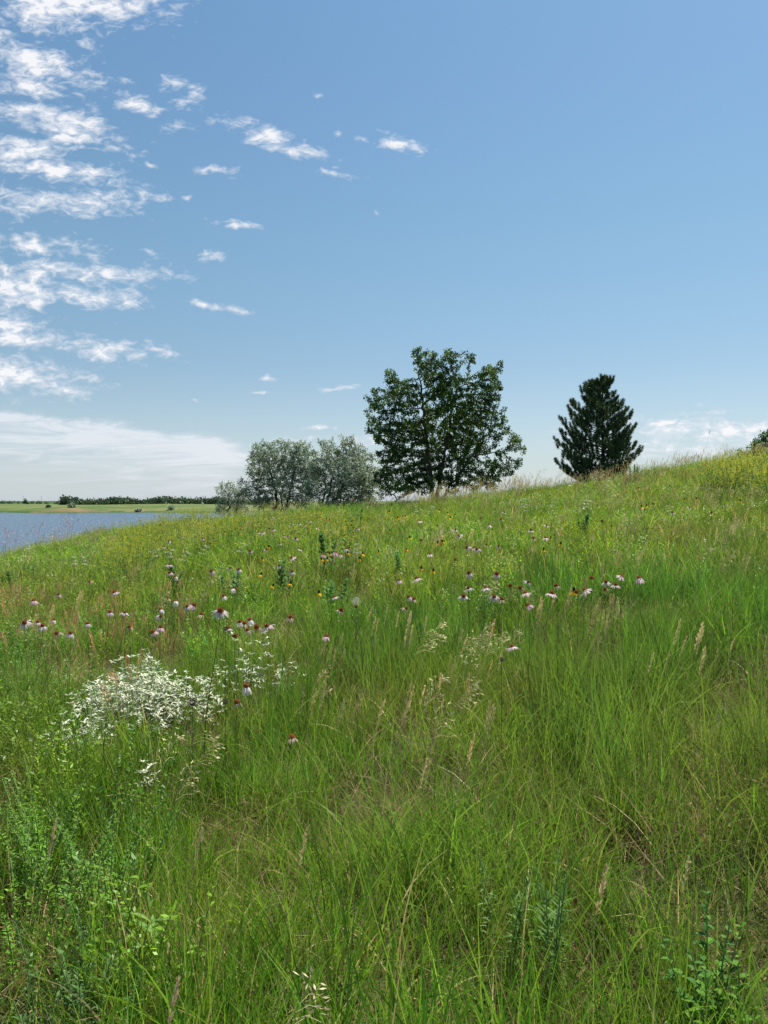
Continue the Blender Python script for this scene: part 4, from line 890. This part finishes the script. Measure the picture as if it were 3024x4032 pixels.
# sky colour: Nishita, then whitened towards the horizon as in hazy summer air
hz = math_('MULTIPLY_ADD', sep.outputs[2], -5.5, 1.0, True); hz = math_('POWER', hz, 1.6); hz = math_('MULTIPLY', hz, .7)
tint = N.new('ShaderNodeMix'); tint.data_type = 'RGBA'; tint.blend_type = 'MULTIPLY'; tint.inputs[0].default_value = 1; L.new(sky.outputs[0], tint.inputs[6])
gr = N.new('ShaderNodeValToRGB'); L.new(sep.outputs[2], gr.inputs[0]); e = gr.color_ramp.elements
e[0].position = .02; e[0].color = (.68, .67, .68, 1); e[1].position = .56; e[1].color = (.75, .94, .94, 1)
k = e.new(.155); k.color = (.70, .74, .715, 1); k = e.new(.305); k.color = (.74, .865, .80, 1)
L.new(gr.outputs[0], tint.inputs[7])
m1 = N.new('ShaderNodeMix'); m1.data_type = 'RGBA'; L.new(hz, m1.inputs[0]); L.new(tint.outputs[2], m1.inputs[6]); m1.inputs[7].default_value = (.57 / STR / EX, .685 / STR / EX, .79 / STR / EX, 1)
cc = N.new('ShaderNodeMix'); cc.data_type = 'RGBA'; L.new(dens, cc.inputs[0]); cc.inputs[6].default_value = (.62 / STR / EX, .7 / STR / EX, .82 / STR / EX, 1); cc.inputs[7].default_value = (.95 / STR / EX, .955 / STR / EX, .985 / STR / EX, 1)
m2 = N.new('ShaderNodeMix'); m2.data_type = 'RGBA'; L.new(math_('MULTIPLY', dens, .96), m2.inputs[0]); L.new(m1.outputs[2], m2.inputs[6]); L.new(cc.outputs[2], m2.inputs[7])
L.new(m2.outputs[2], bg.inputs[0]); bg.inputs[1].default_value = STR; L.new(bg.outputs[0], out.inputs[0])

sun = bpy.data.lights.new('sun', 'SUN'); sun.energy = 5.0; sun.angle = R(.53); sun.color = (1, .96, .9)
so = bpy.data.objects.new('sun', sun); col.objects.link(so)
so.rotation_euler = (R(90 - SUN_EL), 0, R(180 - SUN_AZ))
import mathutils
a_ = R(SUN_AZ); dirv = mathutils.Vector((math.sin(a_) * math.cos(R(SUN_EL)), math.cos(a_) * math.cos(R(SUN_EL)), math.sin(R(SUN_EL))))
so.rotation_euler = dirv.to_track_quat('Z', 'Y').to_euler()
cam = bpy.data.cameras.new('camera'); co = bpy.data.objects.new('camera', cam); col.objects.link(co); sc.camera = co
co.location = CAM; co.rotation_euler = (R(90) - PITCH, 0, 0); cam.sensor_fit = 'VERTICAL'; cam.sensor_height = 36; cam.lens = F / H * 36; cam.clip_end = 20000; cam.clip_start = .05
sc.view_settings.view_transform = 'Standard'; sc.view_settings.look = 'None'; sc.view_settings.exposure = .7; sc.view_settings.gamma = 1
sc.cycles.max_bounces = 6; sc.cycles.diffuse_bounces = 3; sc.cycles.transmission_bounces = 4; sc.cycles.glossy_bounces = 2; sc.cycles.sample_clamp_indirect = 4
